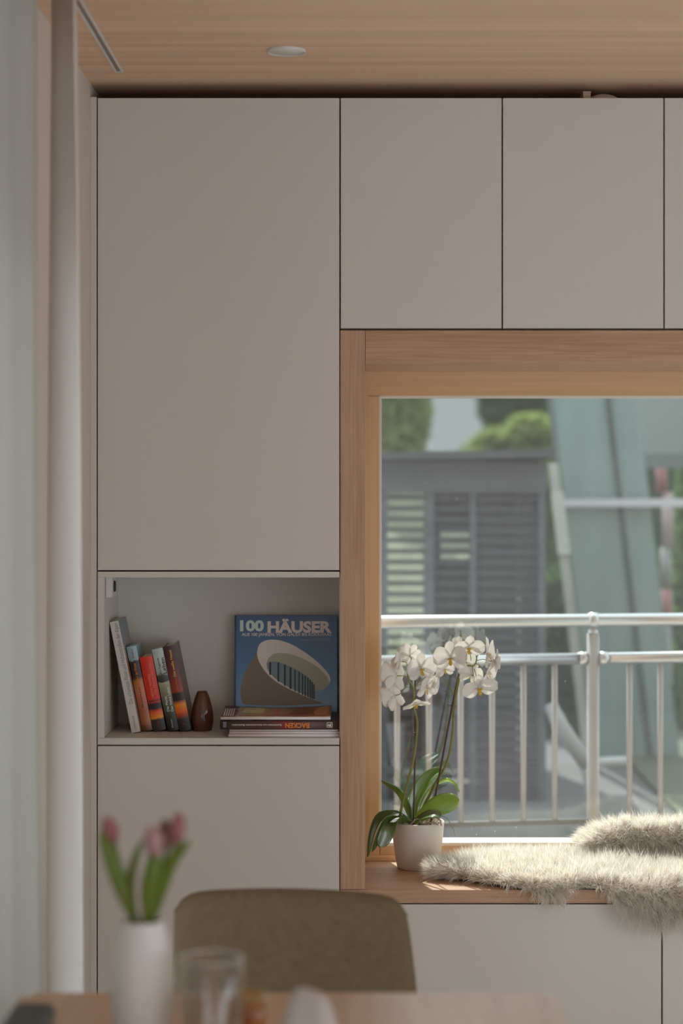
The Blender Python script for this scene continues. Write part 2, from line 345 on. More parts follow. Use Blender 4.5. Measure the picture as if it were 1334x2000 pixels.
# things on top of the upper cabinets
tp = Z0(191.3)
bx_ = thing('storage_box', 'small brown box standing on top of the wall cabinets', 'box', (P(1147, 185, 5.05).x, 5.05, tp))
part_box('body', plain('brown_card', (0.5, 0.38, 0.28), rough=0.8), bx_, P(1139, 180, 5.03).x, P(1154, 180, 5.03).x, 5.03, 5.09, tp, tp + 0.018, bev=0.001)
part_box('lid', plain('brown_card_lid', (0.54, 0.42, 0.32), rough=0.8), bx_, P(1138.5, 180, 5.03).x, P(1154.5, 180, 5.03).x, 5.028, 5.092, tp + 0.018, tp + 0.0215, bev=0.001)
dm = thing('upturned_bowl', 'pale rounded dome on top of the wall cabinets', 'bowl', (P(1178, 180, 5.10).x, 5.10, tp))  # unclear round shape built as an upturned pale bowl; it gives no light
MB().lathe([(0.047, 0.003), (0.047, 0.006), (0.042, 0.013), (0.030, 0.021), (0.016, 0.026), (0, 0.028)], dm.location, 32).build('dome', M['opal'], dm)
MB().lathe([(0.049, 0), (0.049, 0.003), (0.045, 0.003)], dm.location, 32, ring=True).build('foot_ring', M['alu'], dm)
# ceiling: flush light and recessed track
dlc = P(560, 98, 0.96 * F / 832)
dl = thing('ceiling_light', 'round flush white light disc in the wooden ceiling', 'ceiling light', (dlc.x, dlc.y, CEIL))
MB().lathe([(0.042, -0.004), (0.042, -0.0042), (0, -0.0045)], dl.location, 48).build('diffuser', M['opal'], dl)
MB().lathe([(0.0435, 0.0), (0.0435, -0.004), (0.042, -0.006), (0.040, -0.006), (0.040, -0.004)], dl.location, 48, ring=True).build('ring', M['alu'], dl)
tk = thing('ceiling_track', 'slim white track let into the ceiling beside the curtains', 'track', (-0.567, 4.85, CEIL))
MB().box(-0.577, -0.572, 1.0, 4.85, CEIL - 0.003, CEIL).box(-0.562, -0.557, 1.0, 4.85, CEIL - 0.003, CEIL).build('rail', M['alu'], tk)
part_box('slot', 'slot', tk, -0.572, -0.562, 1.0, 4.85, CEIL - 0.001, CEIL)
part_box('end_cap', 'alu', tk, -0.577, -0.557, 4.85, 4.856, CEIL - 0.003, CEIL, bev=0.0005)

# ------------------------------------------------------------------ curtains
def curtain(name, label, mat, y0, y1, x_fn, waves, amp, z0=0.02, z1=CEIL - 0.012, group=None):
    rows = []
    nz_, ny = 14, 90
    for i in range(nz_ + 1):
        t = i / nz_; z = z1 + (z0 - z1) * t; row = []
        for j in range(ny + 1):
            u = j / ny; y = y0 + (y1 - y0) * u
            row.append((x_fn(u, t) + amp * (0.8 + 0.35 * t) * math.cos(2 * PI * waves * u) + 0.004 * math.sin(9 * u + 5 * t), y + 0.25 * amp * math.sin(4 * PI * waves * u + 1 * t), z))
        rows.append(row)
    t_ = thing(name, label, 'curtain', (x_fn(0.5, 1), (y0 + y1) / 2, z0), group)
    MB().grid(rows, thick=0.0015).build('cloth', mat, t_)
    for k in range(int(waves * 2) + 1):
        u = k / (waves * 2); y = y0 + (y1 - y0) * u; box(x_fn(u, 0) - 0.004, x_fn(u, 0) + 0.004, y - 0.003, y + 0.003, z1 - 0.001, CEIL).build('glider', M['alu'], t_)
    return t_
curtain('sheer_curtain', 'blurred grey sheer curtain hanging at the left picture edge', M['sheer'], 1.9, 3.58, lambda u, t: -0.592, 6, 0.034)
curtain('white_curtain', 'narrow white curtain panel hanging between sheer curtain and cabinet wall', M['linen'], 3.80, 4.03, lambda u, t: -0.568 + 0.010 * t, 0.5, 0.046)

# ------------------------------------------------------------------ books on the shelf
M['paper'] = plain('page_paper', (0.70, 0.66, 0.60), rough=0.9, vary=0.08, scale=300, stretch=(1, 0.05, 1))
def solid(c, rough=0.4): return plain('print_ink', lin(c), rough=rough, vary=0.04, scale=40)
INK = {'grey': solid((130, 128, 128)), 'dark': solid((40, 38, 38)), 'gold': solid((240, 190, 80)), 'orange': solid((235, 130, 40)), 'white': solid((236, 230, 222)),
       'pink': solid((150, 60, 80)), 'red': solid((210, 60, 60)), 'pale_red': solid((240, 150, 110)), 'black': solid((22, 24, 28))}
def standing_book(name, label, bl, br_, height, depth, d, lean, spine_mat, cover_mat, texts=(), soft=False, z=SHZ):
    """bl, br_: pixels of the spine's bottom corners; book leans by 'lean' degrees, top to the left"""
    px = bl[0]; th = (br_[0] - bl[0]) / F * d / math.cos(math.radians(lean))
    a = math.radians(lean)
    loc = Vector(((br_[0] - 700) / F * d, d, z))        # right bottom corner is the pivot
    t = thing(name, label, 'book', loc, 'books standing on the shelf'); t.rotation_euler = (0, -a, 0)
    t.location.z = z + th * math.sin(a) + 0.0003           # it rests on its left bottom edge
    c = 0.0022 if not soft else 0.0008
    mb = MB()
    # rounded spine
    prof = []
    n = 8
    for i in range(n + 1):
        u = i / n; prof.append((-th + th * u, -(0.0035 if not soft else 0.0006) * math.sin(PI * u)))
    vs = []; fs = []
    for x, y in prof: vs += [(x, y + 0.004, 0), (x, y + 0.004, height)]
    for i in range(n): fs.append((2 * i, 2 * i + 2, 2 * i + 3, 2 * i + 1))
    o = len(vs)
    for x, y in prof: vs += [(x, 0.0065, 0), (x, 0.0065, height)]
    for i in range(n): fs += [(o + 2 * i + 1, o + 2 * i + 3, o + 2 * i + 2, o + 2 * i), (2 * i + 1, 2 * i + 3, o + 2 * i + 3, o + 2 * i + 1), (2 * i, o + 2 * i, o + 2 * i + 2, 2 * i + 2)]
    fs += [(0, 1, o + 1, o), (2 * n + 1, 2 * n, o + 2 * n, o + 2 * n + 1)]
    mb.add(vs, fs, 0, False); mb.build('spine', spine_mat, t, local=True)
    box(-c, 0, 0.005, depth, 0, height).build('cover', cover_mat, t, local=True)
    box(-th, -th + c, 0.005, depth, 0, height).build('cover', cover_mat, t, local=True)
    box(-th + c, -c, 0.0066, depth - 0.003, 0.003 if not soft else 0.0003, height - (0.003 if not soft else 0.0003)).build('page_block', M['paper'], t, local=True)
    for (txt, ink, z0, z1, xc, hgt, bold) in texts:     # reading upwards along the spine
        text_part('lettering', txt, INK[ink], t, (-th * (1 - xc) + hgt / 2, 0.0003 if not soft else 0.0032, z0), hgt, z1 - z0, up=(-1, 0, 0), right=(0, 0, 1), bold=bold)
    return t
def book(name, label, bl, br_, height, depth, d, lean, spine_mat, cover_mat, texts=(), soft=False):
    t = standing_book(name, label, bl, br_, height, depth, d, lean, spine_mat, cover_mat, texts, soft)
    return t
wm = ramp_mat('alpine_cover_print', 'z', [(0, (150, 120, 90)), (0.10, (170, 160, 150)), (0.16, (190, 130, 60)), (0.20, (180, 170, 160)), (0.24, (140, 145, 150)), (0.283, (120, 135, 135))], noise=0.05, nscale=25)
book('white_paperback', 'tall white paperback with grey outlined spine title leaning against shelf side', (257, 1434), (274, 1434), 0.281, 0.17, 5.09, 11.3,
     plain('white_spine', lin((212, 205, 198)), rough=0.5, vary=0.02), wm,
     [('Die schönsten Pässe und Höhenstraßen der Alpen', 'grey', 0.072, 0.276, 0.60, 0.0105, 0.0), ('DÖRFLER', 'grey', 0.008, 0.042, 0.52, 0.0045, 0.0)], soft=True)
bm_ = ramp_mat('blue_orange_spine', 'z', [(0, (90, 60, 40)), (0.025, (190, 120, 80)), (0.05, (176, 100, 70)), (0.10, (206, 120, 90)), (0.125, (190, 120, 60)), (0.135, (60, 45, 35)), (0.170, (52, 46, 48)), (0.176, (60, 60, 66)), (0.180, (150, 172, 182)), (0.218, (165, 192, 205))], noise=0.035, nscale=70)
book('blue_novel', 'novel with pale blue and sandy orange spine, between white and red books', (278.5, 1429), (297.5, 1429), 0.215, 0.14, 5.12, 11.0, bm_, bm_,
     [('Bradford', 'pink', 0.185, 0.208, 0.5, 0.005, 0.0), ('Spur des Windes', 'orange', 0.128, 0.172, 0.5, 0.006, 0.01), ('Roman', 'dark', 0.06, 0.11, 0.5, 0.0045, 0.0)])
rm_ = ramp_mat('red_novel_print', 'z', [(0, (52, 46, 44)), (0.028, (58, 50, 46)), (0.032, (240, 150, 40)), (0.045, (235, 110, 40)), (0.052, (200, 70, 40)), (0.056, (50, 42, 44)), (0.068, (48, 42, 46)), (0.072, (200, 50, 40)), (0.076, (90, 40, 50)), (0.080, (214, 48, 30)), (0.19, (222, 55, 34))], noise=0.02, nscale=80)
book('red_novel', 'short bright red novel with a dark tree silhouette low on its spine', (299, 1428), (324, 1428), 0.188, 0.13, 5.12, 10.6, rm_, rm_,
     [('HENNY MANKELL', 'pale_red', 0.085, 0.145, 0.47, 0.0055, 0.0), ('Der Himmel über Afrika', 'pale_red', 0.092, 0.174, 0.70, 0.0065, 0.0), ('Weltbild', 'red', 0.010, 0.024, 0.5, 0.003, 0.0)])
gm_ = ramp_mat('grey_green_print', 'z', [(0, (34, 34, 32)), (0.03, (50, 50, 44)), (0.07, (90, 92, 76)), (0.11, (150, 152, 122)), (0.124, (170, 172, 148)), (0.125, (50, 52, 46)), (0.140, (70, 74, 66)), (0.146, (168, 178, 172)), (0.18, (190, 200, 195)), (0.212, (175, 196, 195))], noise=0.03, nscale=60)
book('grey_green_novel', 'novel with pale upper spine and dark green lower spine, beside the red book', (328, 1428), (349, 1428), 0.209, 0.13, 5.12, 11.3, gm_, gm_,
     [('Ein Tagwerk', 'dark', 0.146, 0.186, 0.40, 0.005, 0.0), ('Leben', 'dark', 0.144, 0.184, 0.80, 0.0095, 0.0), ('Die Pforte', 'white', 0.050, 0.088, 0.40, 0.006, 0.01), ('Das kleine Leben', 'white', 0.048, 0.110, 0.76, 0.006, 0.01), ('Droemer', 'white', 0.008, 0.030, 0.5, 0.0035, 0.0)])
mm_ = ramp_mat('maroon_print', 'z', [(0, (40, 40, 40)), (0.03, (54, 50, 48)), (0.042, (200, 80, 40)), (0.05, (240, 110, 30)), (0.066, (240, 150, 40)), (0.072, (200, 110, 50)), (0.078, (44, 36, 36)), (0.095, (50, 34, 34)), (0.10, (160, 62, 40)), (0.14, (120, 50, 48)), (0.18, (84, 42, 46)), (0.218, (74, 44, 44))], noise=0.012, nscale=60)
mc_ = ramp_mat('maroon_cover_print', 'z', [(0, (84, 66, 62)), (0.05, (130, 90, 80)), (0.09, (120, 96, 84)), (0.15, (118, 90, 84)), (0.218, (120, 104, 94))], noise=0.05, nscale=40)
book('maroon_novel', 'dark maroon novel with gold lettering and orange sunset, rightmost of standing books', (350.5, 1428), (373, 1428), 0.216, 0.14, 5.12, 11.3, mm_, mc_,
     [('Die weiße Massai', 'gold', 0.138, 0.205, 0.55, 0.006, 0.012), ('Corinne Hofmann', 'orange', 0.098, 0.135, 0.55, 0.004, 0.0), ('A1', 'red', 0.014, 0.019, 0.5, 0.0035, 0.0)])

# brown drop-shaped vase
vd = 5.15
dv = thing('drop_vase', 'small glossy dark brown drop-shaped vase beside the standing books', 'vase', ((395 - 700) / F * vd, vd, SHZ))
vm = plain('brown_glaze', lin((92, 52, 34)), rough=0.12, vary=0.12, scale=30, spec=0.7)
prof = [(0, 0), (0.0225, 0), (0.0245, 0.002), (0.0275, 0.018), (0.0285, 0.030), (0.0275, 0.045), (0.0235, 0.066), (0.0185, 0.083), (0.0135, 0.095), (0.0122, 0.0985), (0.0105, 0.0985), (0.0100, 0.095), (0.012, 0.08), (0, 0.075)]
MB().lathe(prof, dv.location, 48).build('body', vm, dv)

# magazines and cook book lying flat
sx = lambda px: (px - 700) / F * 5.01
def flat_book(name, label, px0, px1, z0, th, spine, cover, y0=5.012, y1=5.198, page=None, hard=False, group='magazines stacked on the shelf'):
    t = thing(name, label, 'book' if hard else 'magazine', ((sx(px0) + sx(px1)) / 2, y0, z0), group if not hard else None)
    x0, x1 = sx(px0), sx(px1); c = 0.002 if hard else 0.0005
    box(x0, x1, y0 + 0.002, y1, z0, z0 + c).build('cover', cover, t)
    box(x0, x1, y0 + 0.002, y1, z0 + th - c, z0 + th - 0.0002).build('cover', cover, t)
    box(x0 + c, x1 - c, y0 + 0.002, y1 - c, z0 + c, z0 + th - c).build('page_block', M['paper'], t)
    mb = MB(); n = 6; rows = []
    for i in range(n + 1):
        u = i / n; rows.append([(x0, y0 + 0.002 - 0.002 * math.sin(PI * u), z0 + (th - 0.0002) * u), (x1, y0 + 0.002 - 0.002 * math.sin(PI * u), z0 + (th - 0.0002) * u)])
    mb.grid([[r[1], r[0]] for r in rows], thick=-0.0004); mb.build('spine', spine, t)
    return t
wsp = plain('white_magazine_spine', lin((238, 230, 228)), rough=0.45, vary=0.03, scale=60)
wsp2 = plain('grey_magazine_spine', lin((216, 208, 210)), rough=0.45, vary=0.05, scale=60)
z = SHZ + 0.0003
flat_book('magazine', 'thick white magazine at the bottom of the flat stack', 446, 662.5, z, 0.0084, wsp, wsp2); z += 0.0085
flat_book('magazine', 'thin white magazine, second from bottom of the flat stack', 448, 662.8, z, 0.0058, wsp, wsp); z += 0.0059
flat_book('magazine', 'thin greyish magazine directly under the dark cook book', 448, 661.5, z, 0.0048, wsp2, wsp2); z += 0.0049
zb = z
bsp = ramp_mat('cook_book_spine', 'x', [(sx(429) - sx(546.5), (60, 52, 50)), (sx(450) - sx(546.5), (84, 68, 62)), (sx(530) - sx(546.5), (92, 62, 56)), (sx(555) - sx(546.5), (134, 44, 48)), (sx(580) - sx(546.5), (96, 56, 50)), (sx(663) - sx(546.5), (84, 66, 58))], noise=0.03, nscale=20)
bk = flat_book('cook_book', 'thick dark brown cook book lying flat with orange lettering upside down', 429.5, 662.9, z, 0.0215, bsp, bsp, hard=True); z += 0.0217
o3 = bk.location
def flip_text(txt, ink, pxr, width, hgt, zc, bold=0.0):   # upside-down lettering: starts at right, runs left
    text_part('lettering', txt, INK[ink], bk, (sx(pxr) - o3.x, -0.0004, zc + hgt / 2), hgt, width, up=(0, 0, -1), right=(-1, 0, 0), bold=bold)
flip_text('BACKEN', 'orange', 604, sx(604) - sx(557), 0.0115, 0.0095, 0.03)
flip_text('Spezialitäten aus internationalen Backstuben', 'white', 550, sx(550) - sx(453), 0.0042, 0.0105, 0.006)
fm = MB()
for a in [(638, 639.2, 0.0045, 0.0175), (648, 649.2, 0.0045, 0.0175), (638, 649.2, 0.0045, 0.0058), (638, 649.2, 0.0162, 0.0175)]:
    fm.box(sx(a[0]) - o3.x, sx(a[1]) - o3.x, -0.0003, 0.0003, a[2], a[3])
fm.poly([(sx(640) - o3.x, -0.0003, 0.007), (sx(643) - o3.x, -0.0003, 0.010), (sx(641) - o3.x, -0.0003, 0.015)]).poly([(sx(642.5) - o3.x, -0.0003, 0.007), (sx(647) - o3.x, -0.0003, 0.007), (sx(646) - o3.x, -0.0003, 0.011), (sx(647) - o3.x, -0.0003, 0.0155), (sx(643.5) - o3.x, -0.0003, 0.012)])
fm.build('emblem', INK['white'], bk, local=True)
lg = MB()
for k in range(3): lg.box(sx(436 + 2.2 * k) - o3.x, sx(437.2 + 2.2 * k) - o3.x, -0.0003, 0.0003, 0.005, 0.017)
lg.box(sx(435) - o3.x, sx(443) - o3.x, -0.0003, 0.0003, 0.0165, 0.018).build('emblem', solid((150, 150, 158)), bk, local=True)
redm = ramp_mat('thin_magazine_print', 'x', [(-0.11, (214, 208, 206)), (-0.075, (214, 208, 206)), (-0.07, (170, 60, 66)), (-0.04, (170, 60, 66)), (-0.035, (214, 208, 206)), (0.11, (214, 208, 206))])
flat_book('magazine', 'very thin magazine with red print on top of the dark cook book', 450, 643, z, 0.0022, redm, redm, y0=5.02); z += 0.0023
tmag = flat_book('magazine', 'topmost white magazine with colourful food cover on the flat stack', 431, 645.5, z, 0.0075, wsp, wsp, y0=5.008)
food = ramp_mat('food_cover_print', 'x', [(-0.134, (90, 40, 36)), (-0.10, (120, 60, 50)), (-0.095, (190, 178, 150)), (-0.04, (206, 190, 150)), (-0.02, (196, 150, 120)), (0.0, (200, 170, 140)), (0.05, (150, 100, 66)), (0.09, (180, 110, 60)), (0.134, (210, 150, 110))], noise=0.05, nscale=35)
rows = []
for i in range(9):
    v = i / 8; rows.append([(sx(431) + (sx(645.5) - sx(431)) * j / 20, 5.0105 + v * (0.185 - 0.012 * math.sin(PI * j / 20)), z + 0.0078 + 0.006 * v * v * (1 - 0.7 * math.sin(PI * j / 20))) for j in range(21)])
MB().grid(rows, thick=0.0003).build('food_cover', food, tmag)
fp = MB()
def fpatch(pts, mi, lay): fp.poly([(sx(431) - tmag.location.x + u * (sx(645.5) - sx(431)), 0.004 + v * 0.17, 0.0083 + 0.0004 * lay + 0.0062 * v * v * (1 - 0.7 * math.sin(PI * u))) for u, v in pts], mi)
fpatch([(0.16, 0.05), (0.80, 0.05), (0.78, 0.16), (0.40, 0.20), (0.16, 0.12)], 0, 1)
fpatch([(0.48, 0.2), (0.53, 0.2), (0.53, 0.95), (0.48, 0.95)], 1, 1)
fpatch([(0.17, 0.35), (0.38, 0.35), (0.38, 0.9), (0.20, 0.9)], 2, 1)
fpatch([(0.86, 0.1), (0.97, 0.1), (0.98, 0.97), (0.90, 0.97), (0.84, 0.5)], 3, 1)
fpatch([(0.60, 0.2), (0.82, 0.3), (0.84, 0.8), (0.66, 0.6)], 4, 1)
fp.build('cover_print', [solid((196, 120, 110)), solid((206, 130, 96)), solid((226, 214, 170)), solid((226, 150, 100)), solid((150, 96, 60))], tmag, local=True)
zs = MB()
for k in range(5):
    x = sx(433) - tmag.location.x + 0.0055 * k
    zs.poly([(x, 0.004 + 0.14, 0.0105 + 0.001), (x + 0.003, 0.006 + 0.14, 0.0105 + 0.001), (x + 0.006, 0.012, 0.0083), (x + 0.003, 0.010, 0.0083)][::-1])
zs.build('cover_print', INK['white'], tmag, local=True)

# big blue architecture book, standing at the back
BW, BH, BT = 0.2655, 0.284, 0.028
hb = thing('architecture_book', 'large blue book with white oval building cover standing behind the flat stack', 'book', ((455.5 - 700) / F * 5.222, 5.222, SHZ + 0.0004))
hb.rotation_euler = (math.radians(-6.5), 0, math.radians(0.6))
blue = ramp_mat('blue_sky_cover', 'z', [(0, (128, 160, 186)), (0.08, (96, 138, 176)), (0.17, (66, 112, 158)), (0.284, (58, 92, 134))], rough=0.22, noise=0.01)
def rbox(x0, x1, y0, y1, z0, z1): return box(x0, x1, y0, y1, z0, z1, bev=0.001)
rbox(0.006, BW, 0, 0.003, 0, BH).build('cover', blue, hb, local=True)
rbox(0.006, BW, BT - 0.003, BT, 0, BH).build('cover', blue, hb, local=True)
rows = []
for i in range(9):
    a = PI * i / 8; rows.append([(0.0075 - 0.0065 * math.sin(a), BT / 2 - BT / 2 * math.cos(a), 0.0), (0.0075 - 0.0065 * math.sin(a), BT / 2 - BT / 2 * math.cos(a), BH)])
MB().grid(rows, thick=0.002).build('spine', blue, hb, local=True)
box(0.009, BW - 0.004, 0.003, BT - 0.003, 0.003, BH - 0.004).build('page_block', M['paper'], hb, local=True)
def cp(pts, lay): return [((x - 195) / 1042 * BW, -0.00012 * lay, BH - (y - 120) / 1042 * BW) for x, y in pts]
art = MB()
def smooth_poly(pts, lay, mi, n=5):
    q = bez([(x, y, 0) for x, y in pts + pts[:1]], n * len(pts)); q = [(p.x, p.y) for p in q[:-1]]
    v = cp(q, lay); art.add(v, [tuple(range(len(v)))[::-1]], mi)
smooth_poly([(430, 500), (360, 600), (300, 720), (268, 850), (270, 930), (295, 1003), (400, 1018), (700, 1025), (1000, 1010), (1080, 998), (900, 925), (700, 825), (560, 725), (470, 610)], 1, 0)
smooth_poly([(1080, 995), (900, 927), (700, 832), (560, 735), (470, 620), (432, 520), (445, 430), (490, 385), (570, 365), (680, 378), (800, 425), (950, 520), (1060, 610), (1140, 700), (1165, 750), (1158, 800), (1100, 860), (1010, 880), (1012, 960)], 2, 1)
smooth_poly([(590, 510), (680, 498), (800, 520), (930, 575), (1050, 650), (1130, 735), (1153, 805), (1100, 858), (1010, 880), (1005, 960), (900, 915), (760, 850), (620, 760), (545, 680), (525, 620), (540, 560)], 3, 2)
smooth_poly([(530, 602), (560, 587), (650, 592), (780, 642), (900, 712), (1000, 812), (1008, 955), (900, 910), (760, 845), (620, 758), (548, 680)], 4, 3)
for x, a, b in [(563, 590, 715), (645, 594, 782), (710, 618, 825), (767, 643, 855), (812, 668, 880), (853, 690, 900), (888, 712, 915), (915, 728, 928), (942, 746, 938), (965, 768, 948), (985, 790, 955), (1003, 812, 960)]:
    wd = 9 if x < 800 else 6
    art.add(cp([(x - wd, a), (x + wd, a), (x + wd, b + 6), (x - wd, b)], 5), [(3, 2, 1, 0)], 4)
art.add(cp([(258, 196), (262, 186), (280, 178), (284, 196), (258, 206)], 6), [(4, 3, 2, 1, 0)], 5)
art.build('cover_print', [solid((128, 112, 96)), solid((228, 220, 214)), solid((176, 174, 156)), solid((116, 140, 150)), INK['black'], solid((206, 226, 214))], hb, local=True)
def ct(txt, x, y, hpx, wpx, mat, bold):
    k = BW / 1042; text_part('title' if hpx > 60 else 'subtitle', txt, mat, hb, ((x - 195) * k, -0.0006, BH - (y - 120) * k), hpx * k, wpx * k, bold=bold)
pale = solid((206, 226, 214)); pinkish = solid((236, 222, 218))
ct('100', 258, 276, 100, 240, pale, 0.045); ct('HÄUSER', 535, 290, 104, 645, pinkish, 0.045)
ct('AUS 100 JAHREN. VON GAUDÍ BIS KOOLHAAS', 276, 328, 30, 900, pinkish, 0.012)
ct('EINE ILLUSTRIERTE GESCHICHTE', 990, 358, 10, 180, solid((170, 180, 190)), 0.0)
ct('MIT BEITRÄGEN VON FACHLEUTEN DER BAUKUNST', 875, 375, 10, 298, solid((170, 180, 190)), 0.0)

# ------------------------------------------------------------------ orchid
OD = 5.285; ox = (816 - 700) / F * OD
orch = thing('potted_orchid', 'white flowering orchid with two stems in a cream pot on window seat', 'plant', (ox, OD, ZS))
potm = plain('cream_ceramic', (0.74, 0.68, 0.60), rough=0.35, vary=0.02)
pr = [(0, 0), (0.050, 0), (0.0535, 0.003), (0.059, 0.03), (0.064, 0.07), (0.0675, 0.105), (0.0685, 0.119), (0.0675, 0.121), (0.0655, 0.119), (0.064, 0.105), (0, 0.100)]
MB().lathe(pr, orch.location, 64).build('pot', potm, orch)
ZP = ZS + 0.112
bark = MB()
for k in range(46):
    a = random.uniform(0, 2 * PI); r = 0.058 * math.sqrt(random.random()); c = Vector((ox + r * math.cos(a), OD + r * math.sin(a), ZS + 0.104 + random.uniform(0, 0.008)))
    b2 = bmesh.new(); bmesh.ops.create_cube(b2, size=1)
    mt = Matrix.Translation(c) @ Euler((random.uniform(0, 3), random.uniform(0, 3), random.uniform(0, 3))).to_matrix().to_4x4() @ Matrix.Diagonal((random.uniform(.008, .018), random.uniform(.006, .012), random.uniform(.004, .008), 1))
    b2.transform(mt); bark.bm(b2)
tag(bark.build('bark', plain('orchid_bark', (0.20, 0.13, 0.08), rough=0.9, vary=0.4), orch), kind='stuff')
rootm = plain('aerial_root', (0.42, 0.36, 0.26), rough=0.7, vary=0.3)
for k, (pts) in enumerate([[(800, 1612, 5.24), (815, 1600, 5.235), (826, 1612, 5.232)], [(828, 1612, 5.23), (842, 1596, 5.225), (858, 1600, 5.22), (862, 1612, 5.225)], [(838, 1610, 5.26), (856, 1588, 5.25), (868, 1586, 5.24), (874, 1588, 5.235)],
                           [(850, 1610, 5.24), (862, 1594, 5.23), (874, 1600, 5.22), (884, 1616, 5.22), (889, 1632, 5.225)], [(783, 1596, 5.24), (786, 1606, 5.235), (798, 1611, 5.23)], [(830, 1611, 5.235), (845, 1606, 5.23), (856, 1611, 5.232)]]):
    MB().tube(bez([P(*p) for p in pts], 14), 0.0022 if k != 3 else 0.0010, 7).build('aerial_root', rootm, orch)
leaf_dark = thin('orchid_leaf', (0.13, 0.20, 0.045), tl=0.4, vary=0.25, scale=18, tcol=(0.30, 0.42, 0.05), rough=0.25, gloss=0.14)
leaf_pale = thin('orchid_leaf_pale', (0.26, 0.40, 0.08), tl=0.55, vary=0.2, scale=18, tcol=(0.55, 0.72, 0.09), rough=0.25, gloss=0.14)
def leaf(pts, width, side, mat, name='leaf', cup=0.25, parent=None, peak=0.6, n=18, m=8, thick=0.0014):
    """spine through world points; side = direction of the blade's width at base"""
    c = bez(pts, n); rows = []
    side = Vector(side).normalized(); L = len(c) - 1
    for i, p in enumerate(c):
        u = i / L; t = (c[min(i + 1, L)] - c[max(i - 1, 0)]).normalized()
        s_ = (side - t * side.dot(t)); s_ = s_.normalized() if s_.length > 1e-4 else t.orthogonal().normalized()
        nn = t.cross(s_)
        wv = width * (0.30 + 0.70 * math.sin(PI * min(1, (u / peak) / 2 if u < peak else 0.5))) if u < peak else width * math.sqrt(max(0.0, 1 - ((u - peak) / (1 - peak)) ** 2.2))
        wv = max(wv, width * 0.03)
        rows.append([p + s_ * wv * (2 * j / m - 1) * 0.5 + nn * wv * cup * (abs(2 * j / m - 1) ** 1.5) * 0.5 for j in range(m + 1)])
    return MB().grid(rows, thick=thick).build(name, mat, parent or orch)
leaf([P(808, 1606, 5.27), P(780, 1586, 5.25), P(742, 1592, 5.21), P(724, 1622, 5.18), P(717, 1674, 5.17)], 0.040, (0.5, 1, -0.35), leaf_dark, peak=0.5)
leaf([P(806, 1608, 5.26), P(782, 1596, 5.22), P(752, 1602, 5.18), P(736, 1634, 5.165), P(726, 1664, 5.16)], 0.034, (0.6, 1, -0.2), leaf_dark, peak=0.5)
leaf([P(800, 1608, 5.25), P(778, 1604, 5.20), P(760, 1618, 5.175), P(748, 1640, 5.165), P(739, 1654, 5.16)], 0.040, (1, 0.4, 0.5), leaf_dark, peak=0.5)
leaf([P(802, 1606, 5.28), P(792, 1572, 5.28), P(776, 1546, 5.27), P(744, 1525, 5.26)], 0.026, (0.6, -0.7, 0.5), leaf_dark, peak=0.35)
leaf([P(806, 1604, 5.28), P(812, 1560, 5.29), P(836, 1522, 5.295), P(868, 1500, 5.29)], 0.044, (0.75, 0.4, -0.45), leaf_dark, peak=0.45)
leaf([P(812, 1600, 5.29), P(838, 1548, 5.30), P(866, 1527, 5.29), P(886, 1532, 5.27), P(896, 1548, 5.25)], 0.030, (0.2, 1, -0.45), leaf_pale, peak=0.7)
leaf([P(810, 1604, 5.26), P(834, 1584, 5.24), P(862, 1570, 5.23), P(897, 1562, 5.225)], 0.054, (-0.25, 0.55, 1), leaf_pale, peak=0.70, cup=-0.2)
leaf([P(808, 1606, 5.25), P(826, 1596, 5.23), P(846, 1592, 5.21), P(862, 1596, 5.20)], 0.034, (0.2, 1, 0.5), leaf_dark, peak=0.5)
stemm = plain('flower_stem', (0.20, 0.20, 0.05), rough=0.5, vary=0.35, scale=60)
stakem = plain('stake', (0.09, 0.045, 0.03), rough=0.6, vary=0.2)
def stem(pts, r0, r1, name='stem', mat=None, n=40):
    c = bez([P(*p) for p in pts], n); return MB().tube(c, [r0 + (r1 - r0) * i / n for i in range(n + 1)], 8).build(name, mat or stemm, orch)
stem([(806, 1606, 5.26), (786, 1604, 5.245), (782, 1594, 5.24), (786, 1570, 5.24), (797, 1525, 5.24), (808, 1480, 5.245), (814, 1430, 5.25), (814, 1405, 5.25), (808, 1380, 5.25), (809, 1350, 5.25), (803, 1335, 5.24), (797, 1326, 5.23), (797, 1305, 5.225), (804, 1288, 5.22)], 0.0042, 0.0017)
stem([(814, 1604, 5.28), (830, 1572, 5.28), (852, 1528, 5.28), (868, 1500, 5.27), (879, 1465, 5.265), (885, 1420, 5.26), (887, 1385, 5.26), (893, 1345, 5.255), (897, 1325, 5.25), (905, 1303, 5.24), (916, 1300, 5.235), (926, 1300, 5.23), (931, 1287, 5.23), (928, 1272, 5.23)], 0.0042, 0.0016)
stem([(886, 1357, 5.258), (876, 1338, 5.25), (866, 1322, 5.245), (860, 1312, 5.24), (860, 1302, 5.24), (864, 1297, 5.24)], 0.0016, 0.0010)
stem([(807, 1612, 5.255), (810, 1500, 5.258), (811, 1400, 5.262), (811, 1276, 5.265)], 0.0022, 0.0022, 'stake', stakem)
stem([(840, 1612, 5.25), (862, 1492, 5.262), (884, 1375, 5.268), (900, 1300, 5.272)], 0.0026, 0.0026, 'stake', stakem)
for (px, py, d) in ((813, 1432, 5.255), (883, 1377, 5.262)):
    c = P(px, py, d); MB().tube([c + Vector((-0.010, 0, 0.0005)), c + Vector((0.008, 0, -0.0005))], 0.0012, 6).tube([c + Vector((-0.003, -0.003, -0.003)), c + Vector((-0.003, -0.003, 0.003))], 0.0012, 6).build('clip', M['dark_plastic'], orch)
petal_m = thin('white_petal', (0.90, 0.88, 0.86), tl=0.42, vary=0.03, scale=60, tcol=(0.90, 0.86, 0.80), gloss=0.03)
